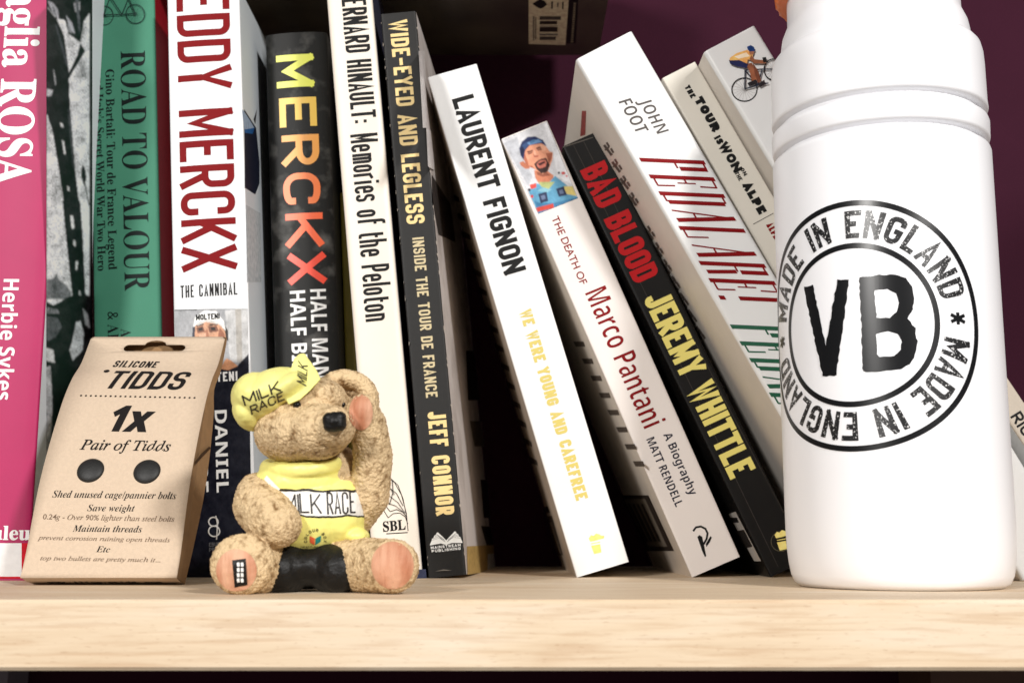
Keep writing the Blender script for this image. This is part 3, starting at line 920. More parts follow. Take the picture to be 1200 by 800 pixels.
# --- white paperback, black and straw lettering
fb = mat("grey_brown_cover", (206, 190, 172), .4, .25, 30)
b = Book("paperback_book", "white leaning paperback with bold black capitals and faint yellow lettering below them", 158,
         (501, 91), (676, 677), [(561, 78), (659, 400), (719, 600), (736, 660)], 136, gloss_white, fb, gloss_white)
b.text("title_lettering", "LAURENT FIGNON", 'stroke', (529, 117), (592, 323), (553.5, 109), black, th=1.9, gap=.38)
b.text("subtitle_lettering", "WE WERE YOUNG AND CAREFREE", 'stroke', (609, 365), (675, 587), (622.5, 361), pale_yellow, th=1.2, gap=.42)
bird = lambda ox, oy, k, c, rot=0: [(c, [(ox + x * k, oy + y * k) for x, y in p]) for p in (
    [(-18, -22), (-12, -30), (-6, -28), (0, -34), (8, -32), (12, -29), (20, -28), (19, -22), (10, -20), (0, -17), (-14, -14)],
    [(-12, -10), (10, -14), (10, -12), (-12, -8)], [(-12, -4), (10, -8), (13, 12), (-5, 16)])]
b.art("publisher_emblem", bird(698.5, 641, .48, (238, 214, 120)))
b.art("barcode_panel", [((92, 80, 72), [(636, 605), (647, 604), (660, 650), (652, 650)])] + [((190, 178, 160), [(637 + i * 2.4, 607 + i * 1.5), (639 + i * 2.4, 607 + i * 1.5), (652 + i * 2, 648), (650 + i * 2, 648)]) for i in (0, 3)]
      + [((36, 30, 28), [(632, 595), (642, 593), (645, 600), (634, 602)])], 'back')
bt = []
for i in range(15):
    y = 230 + i * 22
    t = (y - 91) / 586
    x = 501 + 175 * t
    bt.append(((74, 64, 58), [(x - 15, y - 4), (x - 5, y + 1), (x - 4, y + 7), (x - 14, y + 3)]))
b.art("back_lettering", bt, 'back')

# --- white paperback with portrait
b = Book("paperback_book", "white tilted paperback with a singing rider's portrait above red and navy lettering", 160,
         (587.5, 163), (811, 676), [(641, 142), (867.5, 651)], 130, warm_white, mat("grey_cream_cover", (228, 216, 202), .45, .06), warm_white)
por = [
 ((206, 206, 210), [(45, 138), (348, 15), (556, 528), (290, 634)]),
 ((182, 184, 190), [(60, 160), (150, 120), (190, 270), (250, 380), (225, 450)]), ((222, 222, 226), [(330, 40), (350, 25), (520, 440), (420, 380), (390, 220)]),
 ((184, 112, 84), [(165, 288), (190, 280), (238, 330), (205, 332), (172, 308)]),
 ((196, 122, 92), [(262, 340), (352, 345), (392, 375), (388, 440), (300, 440), (270, 390)]),
 ((140, 80, 60), [(275, 350), (345, 352), (372, 375), (320, 385), (285, 372)]),
 ((216, 148, 118), [(190, 215), (230, 175), (310, 158), (342, 182), (366, 215), (387, 222), (387, 262), (374, 300), (360, 340), (320, 365), (280, 345), (250, 312), (214, 312), (196, 270)]),
 ((180, 106, 80), [(192, 225), (214, 250), (226, 310), (250, 312), (275, 340), (250, 325), (210, 315), (194, 270)]),
 ((26, 40, 84), [(163, 195), (180, 150), (220, 118), (270, 114), (322, 140), (347, 182), (312, 160), (232, 174), (202, 207), (192, 272), (172, 242)]),
 ((104, 142, 186), [(214, 156), (288, 132), (318, 152), (230, 172)]), ((52, 76, 120), [(180, 176), (212, 150), (226, 172), (198, 204)]),
 ((88, 48, 40), [(214, 217), (250, 204), (254, 213), (222, 226)]), ((110, 62, 50), [(220, 228), (252, 216), (250, 226), (226, 236)]),
 ((88, 48, 40), [(274, 192), (320, 176), (323, 186), (280, 202)]), ((110, 62, 50), [(284, 204), (318, 192), (316, 202), (288, 212)]),
 ((168, 92, 74), [(252, 226), (262, 244), (294, 240), (288, 254), (262, 254)]), ((232, 176, 148), [(258, 210), (268, 206), (278, 238), (266, 240)]),
 ((48, 28, 26), [(268, 292), (300, 268), (342, 258), (368, 306), (352, 350), (312, 363), (280, 336)]),
 ((190, 108, 92), [(276, 300), (302, 276), (338, 270), (348, 290), (340, 318), (300, 330), (286, 318)]),
 ((60, 20, 22), [(286, 298), (332, 278), (338, 290), (300, 312)]),
 ((92, 152, 184), [(225, 480), (270, 428), (345, 442), (402, 378), (480, 440), (556, 526), (290, 633), (260, 560), (240, 520)]),
 ((60, 120, 160), [(265, 545), (300, 560), (400, 560), (548, 522), (556, 528), (290, 633)]),
 ((130, 180, 196), [(280, 480), (330, 450), (380, 470), (350, 490)]),
 ((214, 196, 120), [(455, 448), (520, 448), (545, 512), (480, 500)]), ((168, 176, 116), [(292, 420), (402, 418), (362, 466), (312, 452)]),
 ((196, 68, 56), [(275, 592), (390, 563), (396, 592), (285, 620)]), ((206, 74, 66), [(232, 438), (276, 426), (278, 455), (240, 468)]),
 ((38, 48, 78), [(290, 500), (346, 484), (357, 546), (306, 562)]), ((96, 110, 140), [(306, 512), (334, 504), (340, 530), (314, 540)]), ((38, 48, 78), [(408, 466), (460, 448), (482, 506), (430, 518)]),
 ((96, 110, 140), [(428, 478), (452, 468), (462, 494), (438, 502)]),
 ((50, 40, 44), circle(230, 472, 10, 10, 8)), ((200, 60, 60), circle(248, 516, 10, 12, 8)), ((30, 36, 46), circle(428, 358, 7, 9, 8)), ((200, 70, 66), circle(458, 360, 14, 10, 8)), ((206, 80, 80), circle(480, 380, 7, 6, 8)),
]
por += [((232, 172, 142), [(300, 170), (335, 176), (345, 205), (320, 215)]), ((150, 86, 64), [(340, 225), (385, 225), (380, 262), (362, 300), (352, 262)]), ((226, 160, 130), [(205, 240), (240, 238), (246, 262), (216, 270)]),
        ((160, 90, 70), [(366, 232), (380, 230), (378, 258), (366, 262)]), ((70, 110, 150), [(232, 150), (262, 132), (268, 150), (240, 166)]), ((20, 28, 60), [(170, 200), (190, 182), (196, 210), (180, 250)]),
        ((60, 34, 30), [(262, 298), (280, 290), (284, 335), (276, 330)])]
b.photo("cover_portrait", por, [(45, 138), (348, 15), (556, 528), (290, 634)], 130, 190, org=(580, 140), k=5.714, blur=2, grain=.07)
b.text("title_lettering", "THE DEATH OF", 'plain', (645.5, 256), (681, 334), (653.5, 253), red_ink, offset=.008)
b.text("title_lettering", "Marco Pantani", 'sans', (683, 345), (757, 502), (707, 334), red_ink, offset=-.012)
b.text("subtitle_lettering", "A Biography", 'sans', (777.5, 509), (808, 581), (787, 505.5), navy_ink, offset=-.008)
b.text("author_lettering", "MATT RENDELL", 'sans', (757, 515), (792, 594), (766, 511), navy_ink, offset=-.008)
org = (700, 480)
ph = line_polys((24, 24, 24), [(428, 541), (440, 524), (462, 520), (482, 530), (492, 550), (488, 575), (474, 600)], 9) + [
    ((24, 24, 24), [(446, 566), (456, 558), (468, 566), (478, 612), (486, 652), (480, 656), (468, 630)]), ((24, 24, 24), [(505, 563), (511, 568), (502, 590), (486, 612), (484, 598), (494, 580)])]
b.art("publisher_emblem", ph, org=org, k=3.81)
b.art("barcode_panel", [((60, 50, 44), [(728, 580), (760, 580), (790, 645), (758, 645)]), ((150, 138, 124), [(731, 584), (756, 584), (782, 640), (760, 640)])] + [((46, 40, 36), [(736 + 5 * i, 590), (738.5 + 5 * i, 590), (760 + 5 * i, 634), (757 + 5 * i, 634)]) for i in range(4)], 'back')
b.art("back_lettering", [((92, 82, 74), [(672 + i * 10, 400 + i * 20), (684 + i * 10, 400 + i * 20), (686 + i * 10, 406 + i * 20), (675 + i * 10, 406 + i * 20)]) for i in range(8)], 'back')

# --- black paperback
bad_m = mat("black_laminate", (13, 11, 10), .5, .2, 60, .04, 2000, .22)
b = Book("paperback_book", "black tilted paperback with red and yellow capitals, under the thick white book", 160,
         (659, 172), (903, 676), [(695.5, 160), (733, 225), (822, 400), (920, 577)], 130, bad_m, bad_m, bad_m)
cr = []
for pts in ([(672, 170), (690, 206), (735, 300), (800, 432), (912, 664)], [(684, 166), (700, 198), (726, 252)], [(800, 372), (850, 470), (918, 600)]):
    cr += line_polys((58, 54, 50), pts, .7)
cr += [((96, 90, 84), [(659, 173.5), (676, 168), (695, 161.5), (695, 160.8), (676, 166.8), (660, 172)])]
b.art("spine_creases", cr, lift=-.04)
b.text("title_lettering", "BAD BLOOD", 'stroke', (678, 201), (745.5, 333), (706.5, 187.5), red2_ink, th=2.35, gap=.22)
b.text("author_lettering", "JEREMY WHITTLE", 'stroke', (751, 352), (858.5, 561), (781, 340), yellow_ink, th=2.3, gap=.25)
b.art("publisher_emblem", line_polys((90, 84, 66), circle(915, 634, 11.5, 11.5, 24), .8, True) + bird(916, 637, .48, (238, 220, 130)))
b.art("barcode_panel", [((226, 218, 208), [(854, 602), (862, 599), (892, 657), (884, 657)])] + [((40, 36, 34), [(852, 606), (864, 606), (866, 612), (855, 612)]), ((60, 54, 50), [(862, 622), (872, 620), (882, 640), (874, 642)])], 'back')

# --- thick white hardback
ped_b = mat("cream_grey_cover", (224, 216, 206), .5, .05)
b = Book("paperback_book", "thickest white book with slanted red and green lettering, leaning on the black book", 121,
         (675, 70), (865, 400), [(743, 39.5), (835, 200), (900, 305)], 148, gloss_white, ped_b, gloss_white, corner=1.6)
b.text("author_lettering", "JOHN", 'sansitalic', (746, 119), (773, 159), (757.5, 110.5), mat("dark_brown_ink", (60, 52, 48), .5, 0), offset=-.01)
b.text("author_lettering", "FOOT", 'sansitalic', (722, 121), (750, 158), (734.5, 113), MATS["dark_brown_ink"], offset=-.01)
b.text("title_lettering", "PEDALARE!", 'fat', (750.5, 184), (843, 353), (805, 150.5), red_ink, th=1.8, gap=1.0, shear=.6)
b.text("title_lettering", "PEDALARE!", 'fat', (857, 379), (949, 548), (911.5, 345.5), green_ink, th=1.8, gap=1.0, shear=.6)
bt = [((150, 60, 54), [(682, 130), (687, 130), (686, 158), (680, 160)])]
for i in range(12):
    x, y = 708 + i * 9.7, 170 + i * 19.5
    if i != 4:
        for q0, q1, ww in (((0, 0), (9, 12), 3), ((3, -3), (6, 2), 2.4), ((8, 4), (11, 9), 2.4), ((1, 6), (6, 2), 2)):
            bt += line_polys((96, 86, 80), [(x + q0[0], y + q0[1]), (x + q1[0], y + q1[1])], ww)
b.art("back_lettering", bt, 'back')

# --- grey-white slim book
tour_m = mat("soft_grey_card", (214, 208, 196), .5, .05, 30)
b = Book("paperback_book", "slim pale grey book with condensed black capitals, under the book with the cyclist", 135,
         (776, 92), (910, 325), [(815, 74), (905, 226)], 140, tour_m, tour_m, tour_m)
T2 = lambda x, y: (790 + x / 2.964, 30 + y / 2.964)
b.text("title_lettering", "THE", 'stroke', T2(34, 215), T2(60, 254), T2(50, 204), black, th=.75, gap=.6)
b.text("title_lettering", "TOUR", 'stroke', T2(66, 259), T2(137, 371), T2(93, 243), black, th=1.5, gap=.35)
b.text("title_lettering", "IS", 'stroke', T2(137, 391), T2(152, 416), T2(157, 377), black, th=.95, gap=.45)
b.text("title_lettering", "WON", 'stroke', T2(153, 416), T2(210, 514), T2(181, 399), black, th=1.3, gap=.3)
b.text("title_lettering", "ON", 'stroke', T2(229, 499), T2(243, 523), T2(240, 492), black, th=.45, gap=.7)
b.text("title_lettering", "THE", 'stroke', T2(209, 513), T2(226, 541), T2(221, 506), black, th=.4, gap=.6)
b.text("title_lettering", "ALPE", 'stroke', T2(232, 556), T2(298, 657), T2(258, 539), black, th=1.5, gap=.35)
b.art("spine_rule", line_polys((60, 58, 54), [(275, 690), (345, 652)], 2.5), org=(790, 30), k=2.964)
b.text("subtitle_lettering", "ALPE D'HUEZ".replace("'", " "), 'stroke', T2(317, 694), T2(400, 830), T2(337, 682), red_ink, th=.8, gap=.5)

# --- white book with a cyclist
b = Book("paperback_book", "white tilted book with a racing cyclist on its spine, partly behind the bottle", 121,
         (825, 61), (1092, 504), [(881, 34), (1182, 504)], 146, gloss_white, ped_b, gloss_white, corner=1.6)
cy = [((206, 196, 190), [(1010, 250), (1200, 250), (1200, 300), (1010, 320)])]
cy = []
for (cx, cyy, rx, ry) in ((1089, 422, 59, 54), (1222, 330, 42, 48)):
    cy += line_polys((34, 32, 32), circle(cx, cyy, rx, ry, 32), 6, True)
    for a in range(0, 180, 20):
        ca, sa = math.cos(math.radians(a)), math.sin(math.radians(a))
        cy += line_polys((176, 172, 170), [(cx - rx * ca, cyy - ry * sa), (cx + rx * ca, cyy + ry * sa)], 1.2)
for seg in ([(1089, 422), (1150, 405), (1170, 330), (1090, 335), (1150, 405)], [(1089, 422), (1090, 335)], [(1170, 330), (1222, 330)], [(1160, 400), (1200, 395)]):
    cy += line_polys((40, 44, 60), seg, 6)
cy += [
 ((150, 92, 66), [(1095, 305), (1122, 300), (1146, 370), (1140, 392), (1122, 388), (1112, 345)]), ((120, 70, 52), [(1125, 300), (1150, 335), (1165, 385), (1150, 395), (1135, 350)]),
 ((40, 36, 40), [(1100, 395), (1140, 378), (1150, 395), (1110, 410)]), ((40, 36, 40), [(1150, 400), (1180, 380), (1185, 400), (1160, 415)]),
 ((40, 44, 84), [(1014, 288), (1062, 286), (1104, 308), (1096, 326), (1046, 316), (1020, 305)]),
 ((234, 180, 104), [(1018, 278), (1050, 256), (1100, 240), (1126, 262), (1124, 292), (1104, 284), (1098, 304), (1062, 288), (1018, 290)]),
 ((244, 226, 200), [(1040, 272), (1095, 252), (1112, 270), (1060, 282)]),
 ((150, 96, 70), [(1118, 264), (1134, 284), (1186, 290), (1188, 304), (1132, 304), (1110, 284)]),
 ((170, 112, 84), [(1106, 240), (1132, 244), (1128, 262), (1112, 264)]), ((32, 62, 120), [(1099, 226), (1116, 218), (1132, 228), (1136, 246), (1112, 248), (1102, 240)]),
 ((36, 34, 36), [(1170, 276), (1188, 274), (1192, 296), (1176, 300)]),
]
b.art("cyclist_picture", cy, org=(600, 0), k=4)

# --- last book, beyond the bottle
b = Book("paperback_book", "beige tilted book with black capitals, showing only beyond the bottle's right side", 128,
         (1186, 500), (1200, 521), [(1182, 444), (1200, 471)], 130, mat("beige_card", (206, 194, 178), .5, .05), gloss_white, gloss_white, height=205)
b.text("author_lettering", "RICHARD MOORE", 'stroke', (1184, 488), (1270, 618), (1193, 476), black, th=.85, gap=.7)

# --- dark book lying flat across the standing ones, and an added unseen one above it
LZ = 262.6
def flat(u, v): return at_z(u, v, LZ)
fl_m = mat("dark_brown_laminate", (72, 63, 52), .3, 0, 22, rgb2=(36, 30, 25), lo=.3, hi=.65)
xr, yr = flat(702, 60).x, flat(690, 64).y
def lying(label, x0, x1, y0, y1, z, t, m):
    r = empty("lying_book", (x0, y0, z))
    tag(r, label, "book", "books lying flat on the row")
    w, d = x1 - x0, y1 - y0
    box("back_cover", (0, 0, 0), (w, d, 1.2), m, r, .2)
    box("page_block", (3, 3, 1.25), (w - 3, d - .5, t - 1.25), paper, r)
    box("front_cover", (0, 0, t - 1.2), (w, d, t), m, r, .2)
    box("spine", (0, d + .03, 0.1), (w, d + 1.2, t - .1), m, r, .2)
    return r
LX0, LY0 = -205, yr - 104
root = lying("dark brown book lying flat on the standing books with its barcode label facing down", LX0, xr, LY0, yr, LZ, 31, fl_m)
lying("unseen dark grey book added on the dark brown one to shade the wall", LX0 + 6, xr - 8, LY0 + 3, yr - 4, LZ + 31.1, 28, mat("slate_cover", (60, 60, 66), .4, .2))  # added above the view; thickens the stack so its shadow covers the wall
def under(name, polys, org, k):
    V, Fc, C = [], [], []
    for i, (c, pts) in enumerate(polys):
        off = len(V)
        for x, y in pts:
            p = flat(org[0] + x / k, org[1] + y / k)
            V.append((p.x - LX0, p.y - LY0, -INK - .012 * i))
        Fc.append(tuple(range(off, off + len(pts))))
        C.append(c)
    ink_mesh(name, V, Fc, C, root.children[0])
bar = [((204, 184, 158), [(195, -60), (668, -60), (625, 528), (195, 515)])]
for y0, y1, x1, g in ((190, 232, 575, 70), (245, 285, 530, 40), (300, 308, 540, 120), (315, 372, 535, 40), (392, 415, 540, 110), (428, 468, 515, 70)):
    bar.append(((g, g - 8, g - 14), [(325, y0), (x1, y0), (x1 - 3, y1), (322, y1)]))
bar += [((22, 20, 20), [(240, 45), (275, 20), (330, -10), (380, 10), (412, 50), (380, 80), (335, 102), (290, 80)]), ((60, 54, 50), [(460, 15), (480, 15), (478, 100), (458, 100)]), ((80, 72, 66), [(530, 30), (546, 30), (544, 80), (528, 80)]),
        ((60, 54, 50), [(588, 20), (606, 20), (604, 105), (586, 105)]), ((120, 108, 96), [(245, 190), (262, 190), (262, 470), (245, 470)]), ((110, 98, 86), [(272, 200), (284, 200), (284, 460), (272, 460)])]
bar += [((16, 14, 14), [(672, -60), (780, -60), (745, 505), (640, 505)])]
for i in range(18):
    bar.append(((128, 114, 98), [(722 - i * 1.9, 30 + i * 26), (750 - i * 1.9, 30 + i * 26), (749 - i * 1.9, 48 + i * 26), (721 - i * 1.9, 48 + i * 26)]))
under("barcode_panel", bar, (600, 0), 10)

# ------------------------------------------------------------------ white drinks bottle
BX, BY, BR = 128.2, 77.1, 36.5
def cyl(u, v, r=BR):
    """pixel -> (angle from the bottle's front, height) on its side"""
    d = ray(u, v)
    ox, oy = CAM.x - BX, CAM.y - BY
    A = d.x ** 2 + d.y ** 2
    B = 2 * (ox * d.x + oy * d.y)
    Cc = ox * ox + oy * oy - r * r
    disc = max(B * B - 4 * A * Cc, 0)
    t = (-B - math.sqrt(disc)) / (2 * A)
    p = CAM + d * t
    return math.atan2(p.x - BX, -(p.y - BY)), p.z
root = empty("drinks_bottle", (BX, BY, 0))
tag(root, "big white plastic drinks bottle with a round black emblem and orange lid", "bottle")
def bz(u, v, r=36.2): return cyl(u, v, r)[1]
zA, zB = bz(1035, 146), bz(1035, 139)       # lower groove
zC, zD = bz(1035, 110), bz(1035, 102)       # upper groove
zS = bz(1035, 18)                            # shoulder
bot_m = mat("white_polythene", (240, 240, 243), .36, .01, 30, 0, 900, .5)
def groove(z0, z1, d=2.9):
    return [(36.45, z0 - 2.0), (36.1, z0 - .9), (35.2, z0 - .1), (36.5 - d + .3, z0 + .5), (36.5 - d, z1 - .7), (36.5 - d + .5, z1 - .2), (35.6, z1 + .05), (36.1, z1 + .4), (36.3, z1 + 1.0)]
prof = [(0.1, 1.2), (26, 1.0), (30, 0), (32.2, .25), (34.0, 1.6), (35.1, 4), (35.8, 8), (36.25, 13), (36.45, 19), (36.5, 26)]
prof += groove(zA, zB) + groove(zC, zD)
prof += [(36.1, zD + 3), (36.0, zS - 8), (35.8, zS - 4), (35.2, zS - 1.2), (34.0, zS + .4), (32.6, zS + .9), (32.2, zS + 1.6), (32.1, zS + 5), (31.6, zS + 8), (30.4, zS + 11), (29.6, zS + 13), (29.5, zS + 28), (0.1, zS + 28)]
bottle_body = lathe("body", prof, bot_m, root)
# knurled lid
lid_m = mat("orange_plastic", (226, 112, 40), .4, .08, 80)
n, lp = 144, []
z0 = zS + 22
lid = [(30.8, z0), (32.2, z0 + .1), (33.2, z0 + 1.2), (33.4, z0 + 3), (33.3, z0 + 14), (32, z0 + 17), (24, z0 + 21), (14, z0 + 24), (13, z0 + 38), (9, z0 + 42), (.1, z0 + 42)]
v, f = [], []
for i, (r, z) in enumerate(lid):
    for k in range(n):
        a = 2 * math.pi * k / n
        rr = r + (.45 * math.cos(a * 36) if 2 <= i <= 4 else 0)
        v.append((rr * math.cos(a), rr * math.sin(a), z))
for i in range(len(lid) - 1):
    for k in range(n):
        f.append((i * n + k, i * n + (k + 1) % n, (i + 1) * n + (k + 1) % n, (i + 1) * n + k))
f += [tuple(range(n)), tuple(range((len(lid) - 1) * n, len(lid) * n))]
mesh("lid", v, f, lid_m, root, True)

top, botm = cyl(1008, 233.5), cyl(988, 529.5)
zc = (top[1] + botm[1]) / 2
RO = (top[1] - botm[1]) / 2
rt = cyl(1147.5, 405)[0]
A0 = (top[0] + botm[0]) / 2
RX = min((rt - A0) * BR, RO * 1.06)
emb_m = mat("black_screen_print", (14, 15, 18), .3, .0, spec=.35)
worn_m = mat("worn_screen_print", (24, 24, 26), .35, 0, 1700, rgb2=(225, 225, 225), lo=.345, hi=.38, detail=2)
def on_bottle(name, V, Fc, m):
    """flat emblem coordinates (mm from its centre) wrapped round the bottle"""
    V, Fc = sliced(V, Fc, 1.0, 0)
    out = []
    for x, y, l in V:
        a = A0 + x * (RX / RO) / BR
        r = BR + INK + l * LAY
        out.append((r * math.sin(a), -r * math.cos(a), zc + y))
    return mesh(name, out, Fc, m, bottle_body, True, fix=False)
def ring(r0, r1, n=120):
    v = [(r * math.cos(2 * math.pi * k / n), r * math.sin(2 * math.pi * k / n), 0) for r in (r0, r1) for k in range(n)]
    return v, [(k, (k + 1) % n, n + (k + 1) % n, n + k) for k in range(n)]
RI = (cyl(1003, 284)[1] - cyl(995, 477)[1]) / 2
on_bottle("emblem_ring", *ring(RO - 1.75, RO), emb_m)
on_bottle("emblem_ring", *ring(RI - 1.75, RI), emb_m)
def arc_text(s, a0, a1, r0, H, th, gap):
    rm = r0 + H / 2
    V, Fc = stroke_text(s, H, abs(a0 - a1) * rm, th, gap)
    V, Fc = sliced(V, Fc, 1.2, 0)
    return [((r0 + y) * math.cos(a0 - x / rm), (r0 + y) * math.sin(a0 - x / rm), l) for x, y, l in V], Fc
rd = math.radians
tr, tH = RI + 1.6, RO - RI - 1.75 - 3.2
on_bottle("emblem_lettering", *arc_text("MADE IN ENGLAND", rd(170), rd(14), tr, tH, 1.6, .8), worn_m)
on_bottle("emblem_lettering", *arc_text("MADE IN ENGLAND", rd(-10), rd(-166), tr, tH, 1.6, .8), worn_m)
for aa in (2, 182):
    sv, sf = stroke_text("*", 7.5, 7.2, 1.1, 0)
    cx, cyv = (tr + tH / 2) * math.cos(rd(aa)), (tr + tH / 2) * math.sin(rd(aa))
    on_bottle("emblem_star", [(x - 3.6 + cx, y - 4.5 + cyv, l) for x, y, l in sv], sf, emb_m)
def rough(pts, amp=.22, step=1.1):
    out = []
    for i, p in enumerate(pts):
        a, c = Vector(p), Vector(pts[(i + 1) % len(pts)])
        k = max(1, int((c - a).length / step))
        for j in range(k):
            w_ = a + (c - a) * (j / k)
            out.append((w_.x + random.uniform(-amp, amp), w_.y + random.uniform(-amp, amp), 0))
    return out
def emb_px(u, v):
    a, z = cyl(u, v)
    return ((a - A0) * BR * RO / RX, z - zc)
E4 = lambda x, y: emb_px(900 + x / 4, 200 + y / 4)
vp = rough([E4(*p) for p in ((168, 545), (212, 536), (272, 820), (325, 512), (382, 508), (322, 955), (310, 962), (258, 962))])
on_bottle("emblem_letter", vp, [tuple(range(len(vp)))], emb_m)
# B with two counters: outer outline bridged to its holes
outer = [E4(*p) for p in ((428, 500), (500, 490), (590, 488), (645, 505), (678, 545), (688, 600), (678, 650), (655, 695), (690, 740), (700, 800), (690, 860), (668, 905), (620, 930), (540, 940), (446, 942))]
h1 = [E4(*p) for p in ((498, 560), (510, 690), (570, 690), (605, 660), (614, 620), (600, 575), (560, 555))]
h2 = [E4(*p) for p in ((506, 765), (512, 860), (525, 872), (590, 868), (622, 840), (626, 800), (610, 765), (560, 752))]
bm = bmesh.new()
edges = []
for loop in (rough(outer), rough(h1, .15), rough(h2, .15)):
    vs = [bm.verts.new(p) for p in loop]
    edges += [bm.edges.new((vs[i], vs[(i + 1) % len(vs)])) for i in range(len(vs))]
bmesh.ops.triangle_fill(bm, use_beauty=True, use_dissolve=False, edges=edges)
bm.verts.index_update()
bv, bf = [tuple(v.co) for v in bm.verts], [tuple(v.index for v in f.verts) for f in bm.faces]
bm.free()
on_bottle("emblem_letter", bv, bf, emb_m)

# ------------------------------------------------------------------ brown card package
XR = -112.5
front_px = [(207, 676.5), (212, 645), (223.3, 560), (238.7, 480), (248, 445), (256, 425), (264, 394.5)]
fp = [(p.y, p.z) for p in (at_x(*q_, XR) for q_ in front_px)]
back_px = [(217.5, 683.5), (230, 630), (242.5, 565), (251, 490), (258, 435), (264.3, 395)]
bp_ = [(p.y, max(p.z, 0)) for p in (at_x(*q_, XR) for q_ in back_px)]
bp_ = [(bp_[0][0], 0.05)] + bp_[1:4] + [(fp[4][0] + 5.4, fp[4][1] - 3.2), (fp[5][0] + 5.2, fp[5][1] - 2.6), (fp[6][0] + 3.6, fp[6][1] - 1.2), (fp[6][0] + .6, fp[6][1] - .05)]
def smooth_curve(P, n):
    out = []
    for i in range(len(P) - 1):
        p0, p1, p2, p3 = [Vector(P[max(0, min(len(P) - 1, i + k))]) for k in (-1, 0, 1, 2)]
        for j in range(n):
            t = j / n
            out.append(.5 * ((2 * p1) + (-p0 + p2) * t + (2 * p0 - 5 * p1 + 4 * p2 - p3) * t * t + (-p0 + 3 * p1 - 3 * p2 + p3) * t ** 3))
    out.append(Vector(P[-1]))
    return out
FP, BP = smooth_curve(fp, 6), smooth_curve(bp_, 6)
acc = [0.0]
for i in range(1, len(FP)):
    acc.append(acc[-1] + (FP[i] - FP[i - 1]).length)
XL = -165.0
pk = empty("card_package", (0, 0, 0))
pk.location = Vector(((XL + XR) / 2, FP[0].x, 0)) * MM
tag(pk, "brown card package with black printing and two rubber domes, leaning back on the books", "package")
OFF = Vector(((XL + XR) / 2, FP[0].x, 0))
kraft = mat("kraft_card", (204, 183, 160), .8, .07, 900, .15, 2500, .3)
kraft2 = mat("kraft_card_shaded", (150, 116, 78), .8, .12, 300, .12, 2500)  # darker copy of kraft: shade of the sides and inside put into the colour
def on_panel(x, a, off=0.0):
    a = max(0, min(a, acc[-1] - 1e-6))
    i = next(k for k in range(len(acc) - 1) if acc[k + 1] >= a)
    t = (a - acc[i]) / (acc[i + 1] - acc[i])
    p = FP[i].lerp(FP[i + 1], t)
    d = (FP[i + 1] - FP[i]).normalized()
    nrm = Vector((-d.y, d.x))
    if nrm.x > 0: nrm = -nrm
    p = p + nrm * off
    return Vector((x, p.x, p.y)) - OFF
def panel_px(u, v):
    """pixel -> (x, distance up the panel)"""
    d = ray(u, v)
    for i in range(len(FP) - 1):
        a, c = FP[i], FP[i + 1]
        # plane through both rows
        nrm = Vector((c.y - a.y, -(c.x - a.x)))
        den = d.y * nrm.x + d.z * nrm.y
        if abs(den) < 1e-9: continue
        t = ((a.x - CAM.y) * nrm.x + (a.y - CAM.z) * nrm.y) / den
        p = CAM + d * t
        s_ = Vector((p.y, p.z)) - a
        k = s_.dot(c - a) / (c - a).length_squared
        if -0.02 <= k <= 1.02 or i == len(FP) - 2:
            return p.x, acc[i] + k * (c - a).length
slot_c, slot_a = panel_px(181, 407.5)
def slot_outline():
    pts = []
    hw, hh = 12.0, 1.9
    for k in range(9):
        t = math.pi / 2 + math.pi * k / 8
        pts.append((slot_c - hw + hh + hh * math.cos(t), slot_a + hh * math.sin(t)))
    for k in range(9):
        t = -math.pi / 2 + math.pi * k / 8
        pts.append((slot_c + hw - hh + hh * math.cos(t), slot_a + hh * math.sin(t)))
    for k in range(7):
        t = math.pi * k / 6
        pts.append((slot_c + 4.2 * math.cos(t), slot_a + 1.9 + 2.4 * math.sin(t)))
    return pts
# front panel in (x, a), with its hang hole, then bent along the profile
bm = bmesh.new()
A1 = acc[-1]
loops = [[(XL, 0), (XR, 0), (XR, A1 - 1.2), (XR - 1.2, A1), (XL + 1.2, A1), (XL, A1 - 1.2)], slot_outline()]
edges = []
for lp_ in loops:
    vs = [bm.verts.new((p[0], p[1], 0)) for p in lp_]
    edges += [bm.edges.new((vs[i], vs[(i + 1) % len(vs)])) for i in range(len(vs))]
bmesh.ops.triangle_fill(bm, use_beauty=True, use_dissolve=False, edges=edges)
bm.verts.index_update()
pv, pf = [tuple(v.co) for v in bm.verts], [tuple(v.index for v in f.verts) for f in bm.faces]
bm.free()
pv, pf = sliced(pv, pf, 2.0, 1)
fpan = mesh("front_panel", [on_panel(x, a) for x, a, _ in pv], pf, kraft, pk, True)
sol = fpan.modifiers.new("card", 'SOLIDIFY')
sol.thickness = 0.5 * MM
sol.offset = -1
